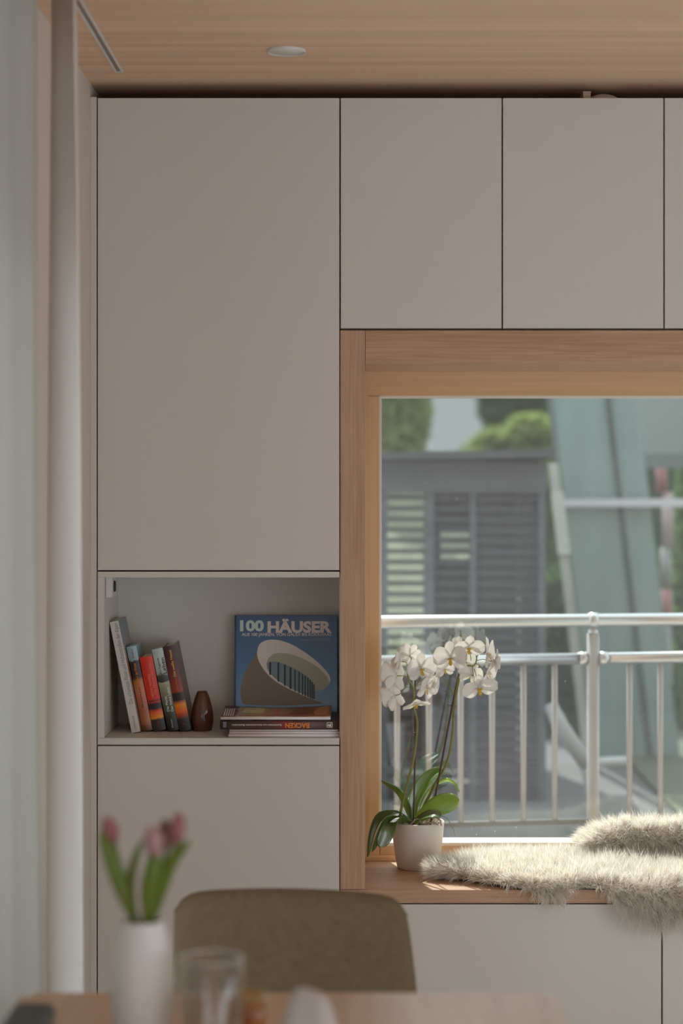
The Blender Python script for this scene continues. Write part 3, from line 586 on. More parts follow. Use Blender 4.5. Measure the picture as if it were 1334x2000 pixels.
lip_y = plain('lip_yellow', (0.62, 0.40, 0.03), rough=0.4, vary=0.3, scale=150)
def petal_rows(L, W, cup, curl, tip=2.2, n=9, m=8, base=0.10, wav=0.0, ph=0.0):
    rows = []
    for i in range(n + 1):
        u = i / n; wv = W * (base + (1 - base) * math.sin(PI * min(u / 0.62, 1) * 0.5)) if u < 0.62 else W * math.sqrt(max(0.002, 1 - ((u - 0.62) / 0.38) ** tip))
        row = []
        for j in range(m + 1):
            s = 2 * j / m - 1; row.append(Vector((s * wv / 2, u * L, cup * wv * s * s * 0.5 - curl * L * u * u + wav * L * math.sin(3 * s * 1.5 + 5 * u + ph))))
        rows.append(row)
    return rows
def blossom(px, py, d, face, size, roll=0.0, ped=None, openness=1.0):
    """orchid flower: sepals as the part's own mesh, two broad petals and the lip as sub-parts; face = where it looks"""
    size *= 1.10; o = P(px, py, d); f = Vector(face).normalized()
    up = Vector((0, 0, 1)); s_ = up.cross(f); s_ = s_.normalized() if s_.length > 1e-3 else Vector((1, 0, 0)); u_ = f.cross(s_)
    R = Matrix((s_, u_, f)).transposed() @ Matrix.Rotation(roll, 3, 'Z')
    ph = random.uniform(0, 6)
    def place(rows, ang, tilt):
        q = Matrix.Rotation(ang, 3, 'Z') @ Matrix.Rotation(tilt, 3, 'X'); return [[o + R @ (q @ p) for p in row] for row in rows]
    tl = 0.30 * (2 - openness)
    mb = MB()
    for ang in (0, 2.22, -2.22): mb.grid(place(petal_rows(size * 0.50, size * 0.30, 0.25, 0.10, wav=0.015, ph=ph + ang), ang, tl * 0.6), thick=0.0007)
    b = mb.build('blossom', petal_m, orch)
    for sgn in (1, -1):
        MB().grid(place(petal_rows(size * 0.54, size * 0.56, 0.16, 0.06, tip=2.6, base=0.16, wav=0.025, ph=ph * sgn), sgn * 1.30, tl), thick=0.0007).build('petal', petal_m, b)
    lp = MB()
    for sgn in (1, -1): lp.grid([[o + R @ (Matrix.Rotation(sgn * 0.5, 3, 'Y') @ Vector((sgn * size * 0.055 + p.x, -size * 0.05 + p.y * 0.3, size * 0.05 + p.y * 0.8))) for p in r] for r in petal_rows(size * 0.14, size * 0.12, 0.5, 0.0, n=5, m=5)], mi=0, thick=0.0006)
    lp.grid([[o + R @ Vector((p.x, -size * 0.04 - p.y * 0.85, size * 0.06 + p.y * 0.45)) for p in r] for r in petal_rows(size * 0.22, size * 0.10, 0.6, 0.35, n=6, m=5)], mi=1, thick=0.0006)
    lp.grid([[o + R @ Vector((p.x * 1.3, -size * 0.02 - p.y * 0.2, size * 0.045 + p.y)) for p in r] for r in petal_rows(size * 0.10, size * 0.14, 0.6, 0.2, n=5, m=5)], mi=1, thick=0.0006)
    cs = [o + R @ Vector((0, size * 0.03, 0)), o + R @ Vector((0, size * 0.035, size * 0.05)), o + R @ Vector((0, size * 0.02, size * 0.10))]
    lp.tube(cs, [size * 0.030, size * 0.034, size * 0.022], 8, mi=0)
    lp.build('lip', [petal_m, lip_y], b)
    if ped is not None:
        e = P(*ped); mid = (o - f * 0.014 + e) / 2 + Vector((0, 0, 0.004))
        MB().tube(bez([o - f * 0.003, o - f * 0.014, mid, e], 10), 0.0011, 6).build('flower_stalk', stemm, b)
blossom(774, 1320, 5.215, (-0.75, 0.55, -0.05), 0.090, 0.1, (797, 1326, 5.23))
blossom(772, 1358, 5.22, (-0.75, 0.50, -0.25), 0.086, -0.2, (800, 1340, 5.24))
blossom(782, 1292, 5.225, (-0.95, 0.2, 0.1), 0.060, 0.2, (797, 1308, 5.225))
blossom(822, 1305, 5.195, (0.30, -0.85, -0.12), 0.074, 0.1, (806, 1300, 5.225))
blossom(832, 1341, 5.205, (0.70, -0.55, -0.25), 0.074, -0.2, (808, 1345, 5.25))
blossom(812, 1372, 5.21, (0.25, -0.40, -0.95), 0.066, 0.5, (809, 1358, 5.25))
blossom(868, 1306, 5.225, (0.15, -0.8, -0.2), 0.046, 0.2, (862, 1304, 5.24), 0.6)
blossom(880, 1284, 5.20, (-0.12, -0.95, -0.12), 0.078, 0.05, (900, 1310, 5.245))
blossom(916, 1262, 5.205, (0.05, -0.70, -0.55), 0.072, 0.0, (920, 1290, 5.235))
blossom(893, 1262, 5.23, (-0.4, -0.4, 0.2), 0.046, 0.6, (912, 1296, 5.235), 0.7)
blossom(950, 1278, 5.215, (0.85, -0.25, 0.05), 0.080, 0.1, (930, 1285, 5.23))
blossom(953, 1313, 5.22, (0.80, -0.35, -0.25), 0.070, -0.1, (930, 1296, 5.23))
blossom(935, 1340, 5.205, (0.18, -0.72, -0.62), 0.084, 0.25, (926, 1306, 5.23))
blossom(921, 1318, 5.235, (-0.2, 0.7, 0.1), 0.060, 0.4, (922, 1300, 5.235))
blossom(905, 1292, 5.245, (0.3, 0.6, 0.4), 0.060, 0.3, (905, 1303, 5.24))
blossom(966, 1292, 5.225, (0.95, 0.1, -0.1), 0.060, 0.2, (931, 1290, 5.23))
blossom(846, 1325, 5.225, (0.9, 0.1, -0.4), 0.058, 0.5, (812, 1340, 5.245))
blossom(800, 1280, 5.235, (-0.2, 0.8, 0.3), 0.058, 0.5, (804, 1292, 5.222))
for (px, py, d, r) in ((855, 1292, 5.235, 0.0085), (850, 1303, 5.235, 0.006), (851, 1281, 5.24, 0.0048)):
    b2 = bmesh.new(); bmesh.ops.create_uvsphere(b2, u_segments=14, v_segments=9, radius=r); 
    for v in b2.verts: v.co.z *= 1.2; v.co += P(px, py, d)
    bd_ = MB().bm(b2, 0, True).build('bud', petal_m, orch)
    MB().tube([P(px, py + 5, d), P((px + 861) / 2, py + 10, 5.238), P(861, 1308, 5.24)], 0.0010, 6).build('bud_stalk', stemm, bd_)

# ------------------------------------------------------------------ sheepskins
wool = thin('sheep_wool', (0.88, 0.87, 0.86), tl=0.55, vary=0.05, scale=25, tcol=(0.88, 0.82, 0.71), gloss=0.03, rough=0.5)
hide = plain('sheep_hide', (0.62, 0.52, 0.40), rough=0.9)
def smooth(a, b, x):
    t = min(1, max(0, (x - a) / (b - a))); return t * t * (3 - 2 * t)
def fur(name, parent, pts, nrm, flow, length, count, seed, width=0.0011, droop=0.5, spread=0.28):
    """tufts of tapering strands as one mesh; pts/nrm/flow per tuft"""
    r = np.random.default_rng(seed); n = len(pts); K = max(1, count // n); S = 4
    P0 = np.repeat(pts, K, 0) + r.normal(0, 0.0035, (n * K, 3)); Nn = np.repeat(nrm, K, 0); Fl = np.repeat(flow, K, 0)
    lum = 0.78 + 0.30 * np.sin(pts[:, 0] * 61 + 3 * np.sin(pts[:, 1] * 40)) * np.sin(pts[:, 1] * 55 + 2 * np.sin(pts[:, 0] * 33) + pts[:, 2] * 60)
    Ln = np.repeat(length * (0.55 + 0.6 * lum) * r.uniform(0.75, 1.2, n), K) * r.uniform(0.8, 1.1, n * K)
    lean = np.repeat(r.normal(0, spread, (n, 3)), K, 0) + r.normal(0, spread * 0.35, (n * K, 3))
    curl = np.repeat(r.normal(0, 0.55, (n, 3)), K, 0)
    d0 = Nn + lean * 0.6 + Fl * 0.4; d0 /= np.linalg.norm(d0, axis=1, keepdims=True)
    side = np.cross(d0, r.normal(0, 1, (n * K, 3))); side /= np.linalg.norm(side, axis=1, keepdims=True)
    V = np.zeros((n * K, 2 * S + 1, 3)); p = P0.copy(); dirn = d0.copy()
    for s in range(S + 1):
        u = s / S; wv = width * (1 - 0.75 * u)
        if s < S:
            V[:, 2 * s] = p - side * wv * 0.5; V[:, 2 * s + 1] = p + side * wv * 0.5
        else: V[:, 2 * S] = p
        dirn = dirn + (Fl * 0.45 + curl * 0.5 + np.array([0, 0, -droop])) / S; dirn /= np.linalg.norm(dirn, axis=1, keepdims=True)
        p = p + dirn * (Ln / S)[:, None]
    m = n * K; vs = V.reshape(-1, 3); base = (np.arange(m) * (2 * S + 1))[:, None]
    loops = []; 
    quads = np.concatenate([base + np.array([2 * s, 2 * s + 1, 2 * s + 3, 2 * s + 2]) for s in range(S - 1)], 0); tris = base + np.array([2 * S - 2, 2 * S - 1, 2 * S])
    off = Vector((0, 0, 0)); q = parent
    while q is not None: off += q.location; q = q.parent
    me = bpy.data.meshes.new(name); me.vertices.add(len(vs)); me.vertices.foreach_set('co', (vs - np.array(off)).ravel())
    lv = np.concatenate([quads.ravel(), tris.ravel()]); me.loops.add(len(lv)); me.loops.foreach_set('vertex_index', lv.astype(np.int32))
    ls = np.concatenate([np.arange(len(quads)) * 4, len(quads) * 4 + np.arange(len(tris)) * 3]); me.polygons.add(len(ls)); me.polygons.foreach_set('loop_start', ls.astype(np.int32))
    me.update(calc_edges=True); me.materials.append(wool)
    o = bpy.data.objects.new(name, me); C.objects.link(o); o.parent = parent; o['kind'] = 'stuff'
    return o
# main skin: a sheet over the seat (s = distance from its back edge, across the seat, then down over the edge)
ZT = ZS + 0.003
def skin_pt(x, s, lift=0.0):
    """s: 0 at y=5.345 near the window, growing towards the room; beyond the seat edge it hangs down"""
    y = 5.345 - s; r = 0.02; edge = 4.990
    if y > edge: return Vector((x, y, ZT + lift))
    e = edge - y
    if e < 0.03: a = e / 0.03 * PI / 2; return Vector((x, edge - 0.012 * math.sin(a) - lift * math.sin(a), ZT - 0.012 * (1 - math.cos(a)) + lift * math.cos(a)))
    return Vector((x, edge - 0.012 - lift, ZT - 0.012 - (e - 0.03)))
def s_back(x): return 0.345 - 0.335 * smooth(0.19, 0.45, x) if x < 0.45 else 0.01
def s_front(x):
    base = 0.215 + 0.13 * smooth(0.19, 0.41, x)
    hang1 = 0.045 * math.exp(-((x - 0.465) / 0.055) ** 4)
    hang2 = 0.085 * smooth(0.55, 0.67, x) + 0.025 * math.exp(-((x - 0.74) / 0.06) ** 2)
    return base + hang1 + hang2
def s_back2(x): return 0.20 - 0.17 * smooth(0.18, 0.36, x)
XA, XB = 0.195, 1.30
rug = thing('sheepskin', 'fluffy white sheepskin spread over the oak window seat and hanging over its edge', 'sheepskin', (0.7, 5.1, ZT))
def bump_l(x, s): return 0.006 + 0.010 * (0.5 + 0.5 * math.sin(9 * x + 3)) * math.sin(PI * min(1, max(0, s / 0.34))) 
rows = []
for i in range(46):
    u = i / 45; row = []
    for j in range(60):
        x = XA + (XB - XA) * j / 59; a, b = s_back2(x), s_front(x); row.append(skin_pt(x, a + (b - a) * u, bump_l(x, a + (b - a) * u)))
    rows.append(row)
MB().grid(rows, thick=-0.003).build('hide', hide, rug)
pts, nrm, flow = [], [], []
while len(pts) < 11000:
    x = random.uniform(XA, 0.98); a, b = s_back2(x), s_front(x); s = random.uniform(a, b)
    p = skin_pt(x, s, bump_l(x, s)); e = 0.001
    ts = skin_pt(x, s + e, bump_l(x, s + e)) - p; nn = Vector((1, 0, 0)).cross(ts).normalized(); nn = -nn.normalized() if nn.z < -0.2 or nn.y > 0.5 else nn.normalized()
    if nn.z < -0.01: nn = -nn
    fx = -1.2 * (1 - smooth(XA, XA + 0.10, x)) + 0.25 * math.sin(7 * x + 9 * s); u = (s - a) / (b - a)
    fy = 0.8 * (1 - smooth(0, 0.18, u)) - 0.9 * smooth(0.55, 1, u) + 0.3 * math.sin(11 * x)
    fz = -0.6 * smooth(0.9, 1, u)
    pts.append(p); nrm.append(nn); flow.append((fx, fy if nn.z > 0.5 else 0.2 * fy, fz))
fur('wool', rug, np.array(pts), np.array(nrm), np.array(flow), 0.050, 99000, 3, width=0.0014, spread=0.5)
# second skin, folded up behind
r2 = thing('folded_sheepskin', 'second white sheepskin bunched up against the window behind the spread one', 'sheepskin', (0.85, 5.30, ZS + 0.06))
def hump(u, v):
    x = 0.585 + 0.60 * u; h = 0.055 * math.sin(PI * min(1, max(0.0, u * 1.15))) ** 0.6 if u < 0.87 else 0.05
    a = PI * v; return Vector((x, 5.285 - 0.052 * math.cos(a), ZS + 0.060 + h * (0.9 + 0.15 * math.sin(12 * u)) * math.sin(a)))
MB().grid([[hump(i / 30, j / 14) for j in range(15)] for i in range(31)], thick=0.004).build('hide', hide, r2)
pts, nrm, flow = [], [], []
while len(pts) < 3600:
    u, v = random.random() * 0.7, random.random(); p = hump(u, v); du = hump(u + 0.002, v) - p; dv_ = hump(u, v + 0.002) - p; nn = du.cross(dv_).normalized()
    if nn.z < -0.1 or (nn.z < 0.2 and nn.y * (p.y - 5.285) < 0): nn = -nn
    pts.append(p); nrm.append(nn); flow.append((-0.9 * (1 - smooth(0, 0.2, u)) + 0.2 * math.sin(20 * u), -0.5 if v < 0.5 else 0.1, -0.2))
fur('wool', r2, np.array(pts), np.array(nrm), np.array(flow), 0.040, 33000, 5, width=0.0014, spread=0.5)

# ------------------------------------------------------------------ railing outside
RL = thing('balcony_railing', 'bright steel balcony railing with round rails outside the window', 'railing', (0.5, 6.2, -0.05))
def rail_y(x): return 6.13 + 0.15 * (x - 0.07)
def rail(name, zc, r, x0, x1):
    MB().tube([(x0, rail_y(x0), zc), (x1, rail_y(x1), zc)], r, 24).build(name, M['steel'], RL)
zr1, zr2 = H - 283 / F * 6.19, H - 358 / F * 6.19
rail('handrail', zr1, 0.0195, -1.2, 2.4)
px_post = (1158 - 700) / F * 6.23
rail('lower_rail', zr2, 0.0175, -1.2, px_post - 0.02); rail('lower_rail', zr2, 0.0175, px_post + 0.02, 2.4)
post = MB().tube([(px_post, rail_y(px_post), -0.05), (px_post, rail_y(px_post), zr2 + 0.075)], 0.019, 20).tube([(px_post, rail_y(px_post), zr2 + 0.07), (px_post, rail_y(px_post), zr1)], 0.008, 12).build('post', M['steel_paint'], RL)
MB().lathe([(0, -0.006), (0.012, -0.005), (0.016, 0.0), (0.012, 0.010), (0, 0.012)], (px_post, rail_y(px_post), zr2 + 0.079), 20).build('post_cap', M['steel'], post)
MB().tube([(px_post - 0.014, rail_y(px_post), zr1), (px_post + 0.014, rail_y(px_post), zr1)], 0.0235, 24).build('rail_collar', M['steel'], RL)
for sx_ in (-1, 1): MB().tube([(px_post + sx_ * 0.018, rail_y(px_post), zr2), (px_post + sx_ * 0.045, rail_y(px_post + sx_ * 0.045), zr2)], 0.0195, 20).build('rail_sleeve', M['steel'], RL)
bal = [775 + 61.9 * k for k in range(-6, 6)] + [1234 + 62 * k for k in range(0, 8)]
for px in bal:
    x = (px - 700) / F * 6.19; y = rail_y(x)
    MB().tube([(x, y, 0.53), (x, y, zr2)], 0.0088, 12).build('baluster', M['steel_paint'], RL)
MB().tube([(-1.2, rail_y(-1.2), 0.522), (2.4, rail_y(2.4), 0.522)], 0.009, 12).build('bottom_rail', plain('grey_bottom_rail', (0.05, 0.05, 0.05), rough=0.6), RL)
for x in (-1.15, 2.35): MB().tube([(x, rail_y(x), -0.05), (x, rail_y(x), zr1)], 0.019, 16).build('post', M['steel_paint'], RL)
struct('terrace', box(-2.0, 3.9, 5.62, 6.7, -0.7, -0.05), M['concrete'])

# ------------------------------------------------------------------ the yard
GZ = 0.238                                  # the yard lies a little above the room's floor
struct('ground', box(-14, 22, 6.72, 60, -0.75, GZ), plain('grey_gravel', (0.10, 0.10, 0.10), rough=0.95, vary=0.35, scale=3, bump=0.4, bscale=40))
grassm = plain('sunlit_grass', (0.07, 0.088, 0.05), rough=0.9, vary=0.35, scale=2)
struct('lawn', box(1.25, 12, 7.4, 14.4, GZ, GZ + 0.02).box(-8, 12, 14.4, 26, GZ, GZ + 0.02), grassm)
def leaf_cloud(name, mat, parent, centers, count, size, seed):
    r = np.random.default_rng(seed); V = []; k = len(centers)
    idx = r.integers(0, k, count); cs = np.array([c[:3] for c in centers])[idx]; rad = np.array([c[3:6] for c in centers])[idx]
    d = r.normal(0, 1, (count, 3)); d /= np.linalg.norm(d, axis=1, keepdims=True)
    p = cs + d * rad * (r.uniform(0.35, 1.0, count) ** 0.5)[:, None]
    a = r.normal(0, 1, (count, 3)); a /= np.linalg.norm(a, axis=1, keepdims=True); b = np.cross(a, r.normal(0, 1, (count, 3))); b /= np.linalg.norm(b, axis=1, keepdims=True)
    sz = size * r.uniform(0.6, 1.3, (count, 1)); V = np.stack([p - a * sz, p - b * sz * 0.55, p + a * sz, p + b * sz * 0.55], 1).reshape(-1, 3)
    mb = MB(); mb.v = [tuple(v) for v in V]; mb.f = [(4 * i, 4 * i + 1, 4 * i + 2, 4 * i + 3) for i in range(count)]; mb.mi = [0] * count; mb.sm = [False] * count
    return tag(mb.build(name, mat, parent), kind='stuff')
barkm = plain('tree_bark', (0.07, 0.055, 0.045), rough=0.9, vary=0.3)
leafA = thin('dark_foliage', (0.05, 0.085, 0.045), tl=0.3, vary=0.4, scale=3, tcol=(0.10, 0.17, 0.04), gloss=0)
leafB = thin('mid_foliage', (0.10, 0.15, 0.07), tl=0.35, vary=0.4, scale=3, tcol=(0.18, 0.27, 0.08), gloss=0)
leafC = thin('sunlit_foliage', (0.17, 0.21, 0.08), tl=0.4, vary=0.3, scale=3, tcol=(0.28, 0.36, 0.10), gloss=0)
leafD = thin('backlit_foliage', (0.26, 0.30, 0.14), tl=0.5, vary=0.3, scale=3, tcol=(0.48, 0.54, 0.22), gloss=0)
def tree(name, label, px, d, crown, mat, count, size, seed, group=None, trunk=0.07):
    x = (px - 700) / F * d; t = thing(name, label, 'tree' if 'tree' in name else 'bush', (x, d, GZ), group)
    leaf_cloud('foliage', mat, t, crown, count, size, seed)
    zt = max(c[2] for c in crown)
    MB().tube([(x, d, GZ - 0.02), (x + 0.05, d, GZ + (zt - GZ) * 0.5), (x, d, zt)], [trunk, trunk * 0.7, trunk * 0.3], 10).build('trunk', barkm, t)
    return t
def cl(px, py, d, rx, ry, rz):
    p = P(px, py, d); return (p.x, p.y, p.z, rx, ry, rz)
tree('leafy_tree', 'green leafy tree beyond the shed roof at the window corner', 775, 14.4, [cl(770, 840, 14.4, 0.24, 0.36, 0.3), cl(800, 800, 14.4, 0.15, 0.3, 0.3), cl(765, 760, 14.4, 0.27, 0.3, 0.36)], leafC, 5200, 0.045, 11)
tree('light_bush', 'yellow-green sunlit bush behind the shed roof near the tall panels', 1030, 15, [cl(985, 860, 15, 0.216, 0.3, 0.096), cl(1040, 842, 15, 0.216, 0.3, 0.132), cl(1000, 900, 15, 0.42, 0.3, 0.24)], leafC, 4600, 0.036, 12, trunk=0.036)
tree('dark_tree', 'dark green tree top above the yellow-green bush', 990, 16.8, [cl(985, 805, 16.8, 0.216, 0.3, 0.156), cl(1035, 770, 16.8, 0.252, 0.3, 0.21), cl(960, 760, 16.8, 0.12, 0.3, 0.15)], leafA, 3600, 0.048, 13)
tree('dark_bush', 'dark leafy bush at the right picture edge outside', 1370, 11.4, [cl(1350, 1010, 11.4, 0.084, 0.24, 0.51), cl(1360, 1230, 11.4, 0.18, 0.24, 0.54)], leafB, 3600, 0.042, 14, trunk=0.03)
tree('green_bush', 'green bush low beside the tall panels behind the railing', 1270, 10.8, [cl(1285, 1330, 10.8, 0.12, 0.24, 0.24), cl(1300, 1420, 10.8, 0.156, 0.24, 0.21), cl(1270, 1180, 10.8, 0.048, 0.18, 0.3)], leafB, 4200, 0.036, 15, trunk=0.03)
hd = thing('hedge', 'long dark hedge closing the yard behind the shed', 'hedge', (1.2, 25, GZ))
leaf_cloud('foliage', leafB, hd, [(-6 + 0.66 * k, 25 + 0.2 * (k % 3), GZ + 0.55 + 0.9 * (k % 4), 0.6, 0.4, 0.8) for k in range(26)], 15000, 0.08, 16)
box(-7, 12, 25.6, 25.7, GZ - 0.02, GZ + 3.9).build('core', plain('hedge_core', (0.04, 0.06, 0.035), rough=0.95, vary=0.4, scale=2), hd)
struct('bank', MB().add([(-3, 10.9, GZ), (0.95, 10.9, GZ), (0.95, 14.0, 1.45), (-3, 14.0, 1.45), (-3, 14.0, GZ), (0.95, 14.0, GZ)], [(0, 1, 2, 3), (3, 2, 5, 4), (0, 3, 4), (1, 5, 2)]), plain('dry_grass_bank', (0.105, 0.115, 0.068), rough=0.95, vary=0.5, scale=5, bump=0.5, bscale=30))
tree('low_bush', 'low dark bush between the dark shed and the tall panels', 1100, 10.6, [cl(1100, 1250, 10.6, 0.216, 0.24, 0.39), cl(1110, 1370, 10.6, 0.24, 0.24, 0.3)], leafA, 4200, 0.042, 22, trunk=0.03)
# pale house behind
hs = thing('house', 'pale grey house wall glimpsed between trees above the shed roof', 'house', (P(890, 900, 20.4).x, 20.7, GZ))
x0, x1 = P(838, 0, 20.4).x, P(955, 0, 20.4).x
box(x0, x1, 20.4, 22.2, GZ, GZ + 2.8).build('wall', plain('pale_render', (0.35, 0.35, 0.345), rough=0.9, vary=0.06, scale=2), hs)
box(x0 - 0.1, x1 + 0.1, 20.2, 22.4, GZ + 2.8, GZ + 2.9).build('roof', plain('grey_roof', (0.16, 0.16, 0.17), rough=0.8), hs)
# slatted shed
SD = 8.4
shx = lambda px: (px - 700) / F * SD
shz = lambda py: H - (py - 930) / F * SD
shed = thing('slatted_shed', 'dark weathered wooden shed with horizontal slats across the yard', 'shed', (shx(900), SD, GZ))
darkw = wood('weathered_dark_boards', (0.026, 0.027, 0.031), (0.055, 0.055, 0.062), 'x', 30, 1.5, rough=0.85)
darkw2 = wood('grey_weathered_beam', (0.065, 0.068, 0.078), (0.10, 0.105, 0.115), 'x', 30, 1.5, rough=0.85)
box(shx(560), shx(1068), SD - 0.012, SD + 0.05, shz(962), shz(903)).build('fascia', darkw2, shed)
MB().add([(shx(540), SD - 0.18, shz(901)), (shx(1076), SD - 0.18, shz(893)), (shx(1076), SD + 1.35, shz(893) - 0.03), (shx(540), SD + 1.35, shz(901) - 0.03), (shx(540), SD - 0.18, shz(888)), (shx(1076), SD - 0.18, shz(878)), (shx(1076), SD + 1.35, shz(878) - 0.03), (shx(540), SD + 1.35, shz(888) - 0.03)],
         [(0, 3, 2, 1), (4, 5, 6, 7), (0, 1, 5, 4), (1, 2, 6, 5), (2, 3, 7, 6), (3, 0, 4, 7)]).build('roof', plain('dark_roof', (0.05, 0.055, 0.055), rough=0.8), shed)
for a, b in ((560, 590), (738, 757), (828, 848), (918, 930), (1052, 1066)): box(shx(a), shx(b), SD, SD + 0.07, GZ, shz(962)).build('post', darkw2, shed)
slat_me = {}
pitch = 0.0441
for bay, (a, b) in enumerate(((590, 738), (757, 828), (848, 918), (930, 1052))):
    zz = shz(972); k = 0
    while zz > GZ + 0.05:
        th = 0.016 if bay == 1 else (0.024 if bay == 2 else 0.035)
        if bay not in slat_me:
            mb = box(-(shx(b) - shx(a)) / 2, (shx(b) - shx(a)) / 2, -0.007, 0.007, -th / 2, th / 2); o = mb.build('slat', darkw, shed, local=True); slat_me[bay] = o.data
        else:
            o = bpy.data.objects.new('slat', slat_me[bay]); C.objects.link(o); o.parent = shed
        o.location = Vector(((shx(a) + shx(b)) / 2, SD + 0.03 + random.uniform(-0.0025, 0.0025), zz)) - shed.location; o.rotation_euler = (0, random.uniform(-0.004, 0.004), 0)
        zz -= pitch; k += 1
# back wall of upright planks, open behind the first bay
bp_ = None
for k in range(34):
    xa = shx(560) + k * 0.040; xb = xa + 0.0388
    if 0.105 < xa < 0.33: z0, z1 = GZ, GZ + 0.40
    elif 0.355 < xa < 0.51: z0, z1 = GZ, H - (1100 - 930) / F * 9.6
    else: z0, z1 = GZ, shz(905)
    if xb > shx(1068): break
    if 0.355 < xa < 0.51: box(xa, xb, SD + 1.2, SD + 1.212, H - (1032 - 930) / F * 9.6, shz(905)).build('plank', darkw, shed)
    box(xa, xb, SD + 1.2 + 0.004 * (k % 2), SD + 1.212 + 0.004 * (k % 2), z0, z1).build('plank', darkw, shed)
box(shx(560), shx(1066), SD + 0.012, SD + 0.03, GZ, GZ + 0.07).build('plinth_board', darkw, shed)
box(shx(1061), shx(1066), SD + 0.07, SD + 1.2, GZ, shz(905)).build('side_wall', darkw, shed)
# tall leaning blue-green panels
PD = 9.6
plx = lambda px: (px - 700) / F * PD
plz = lambda py: H - (py - 930) / F * PD
teal = plain('blue_green_sheet', (0.16, 0.225, 0.215), rough=0.3, vary=0.22, scale=2.5, spec=0.6, stretch=(4, 1, 0.4))
lean_g = math.radians(6.8)
pn = thing('glass_house', 'tall blue-green panels leaning beside the dark shed outside', 'greenhouse', (plx(1130), PD, GZ))
def lean_quad(pxa, pxb, y0, y1, dd, th=0.018):
    """upright sheet that leans: left edge passes pxa at y=785"""
    k = math.tan(lean_g); f = lambda px, y: plx(px + k * (y - 785))
    v = []
    for yy in (dd, dd + th):
        v += [(f(pxa, y0), yy, plz(y0)), (f(pxb, y0), yy, plz(y0)), (f(pxb, y1), yy, plz(y1)), (f(pxa, y1), yy, plz(y1))]
    return MB().add(v, [(0, 3, 2, 1), (4, 5, 6, 7), (0, 1, 5, 4), (1, 2, 6, 5), (2, 3, 7, 6), (3, 0, 4, 7)])
lean_quad(1078, 1184, 640, 1482, PD).build('panel', teal, pn)
lean_quad(1192, 1246, 640, 1482, PD + 0.006).build('panel', teal, pn)
lean_quad(1183, 1193, 640, 1482, PD - 0.012, 0.03).build('dark_bar', plain('dark_bar', (0.045, 0.06, 0.06), rough=0.5), pn)
lean_quad(1070, 1079, 640, 1482, PD - 0.012, 0.03).build('edge_bar', plain('dark_edge', (0.08, 0.10, 0.09), rough=0.5), pn)
box(plx(1092), plx(1500), PD - 0.06, PD - 0.03, plz(989), plz(974)).build('cross_bar', plain('pale_cross_bar', (0.44, 0.44, 0.45), rough=0.5), pn)
box(plx(1248), plx(1520), PD + 0.48, PD + 0.504, plz(884), plz(640)).build('back_panel', plain('grey_green_sheet', (0.235, 0.27, 0.26), rough=0.4, vary=0.1), pn)
box(plx(1248), plx(1520), PD + 0.465, PD + 0.478, plz(914), plz(884)).build('back_beam', plain('grey_green_beam', (0.14, 0.17, 0.165), rough=0.5), pn)
box(plx(1240), plx(1262), PD + 0.36, PD + 0.40, plz(884), plz(640)).build('pale_post', plain('pale_post', (0.5, 0.51, 0.47), rough=0.6), pn)
box(plx(1510), plx(1520), PD - 0.06, PD + 0.48, GZ, plz(640)).build('end_post', darkw2, pn)
# pale board leaning along the panels, and one lower down
pb = thing('pale_board', 'pale weathered board leaning along the edge of tall panels', 'board', (plx(1110), PD - 0.18, GZ))
lean_quad(1050, 1068, 905, 1500, PD - 0.18, 0.024).build('plank', plain('pale_weathered_wood', (0.38, 0.38, 0.34), rough=0.8, vary=0.3, scale=4), pb)
lean_quad(1047, 1071, 960, 1080, PD - 0.192, 0.010).build('cleat', plain('bleached_wood', (0.50, 0.50, 0.46), rough=0.8, vary=0.2), pb)
db = thing('slanted_beam', 'pale grey beam slanting to the ground behind the railing', 'beam', (plx(1150), 7.8, GZ))
q = lambda px, py: P(px, py, 7.8)
MB().tube([q(1075, 1375), q(1095, 1420), q(1150, 1500)], [0.024, 0.033, 0.027], 8).build('shaft', plain('pale_grey_wood', (0.26, 0.27, 0.27), rough=0.8), db)
MB().tube([q(1145, 1500), q(1160, 1560), q(1163, 1616)], [0.024, 0.024, 0.024], 8).build('prop', plain('grey_prop', (0.2, 0.2, 0.2), rough=0.8), db)
MB().tube([q(1140, 1490), q(1225, 1486)], [0.019, 0.018], 8).build('arm', plain('pale_grey_arm', (0.36, 0.37, 0.37), rough=0.8), db)
rp = thing('marker_pole', 'red and pale pink pole standing right of tall panels', 'pole', (plx(1300) , 10.44, GZ))
f17 = lambda px: (px - 700) / F * 10.44
z17 = lambda py: H - (py - 930) / F * 10.44
for a, b, px, c in ((905, 962, 1293, (0.34, 0.13, 0.12)), (962, 1070, 1305, (0.42, 0.30, 0.31)), (1070, 1150, 1302, (0.26, 0.26, 0.24)), (1150, 1220, 1304, (0.32, 0.14, 0.13)), (1220, 1452, 1303, (0.22, 0.22, 0.21))):
    MB().tube([(f17(px), 10.44, z17(b)), (f17(px - 2), 10.44, z17(a))], 0.027, 12).build('pole_section', plain('pole_paint', c, rough=0.6), rp)

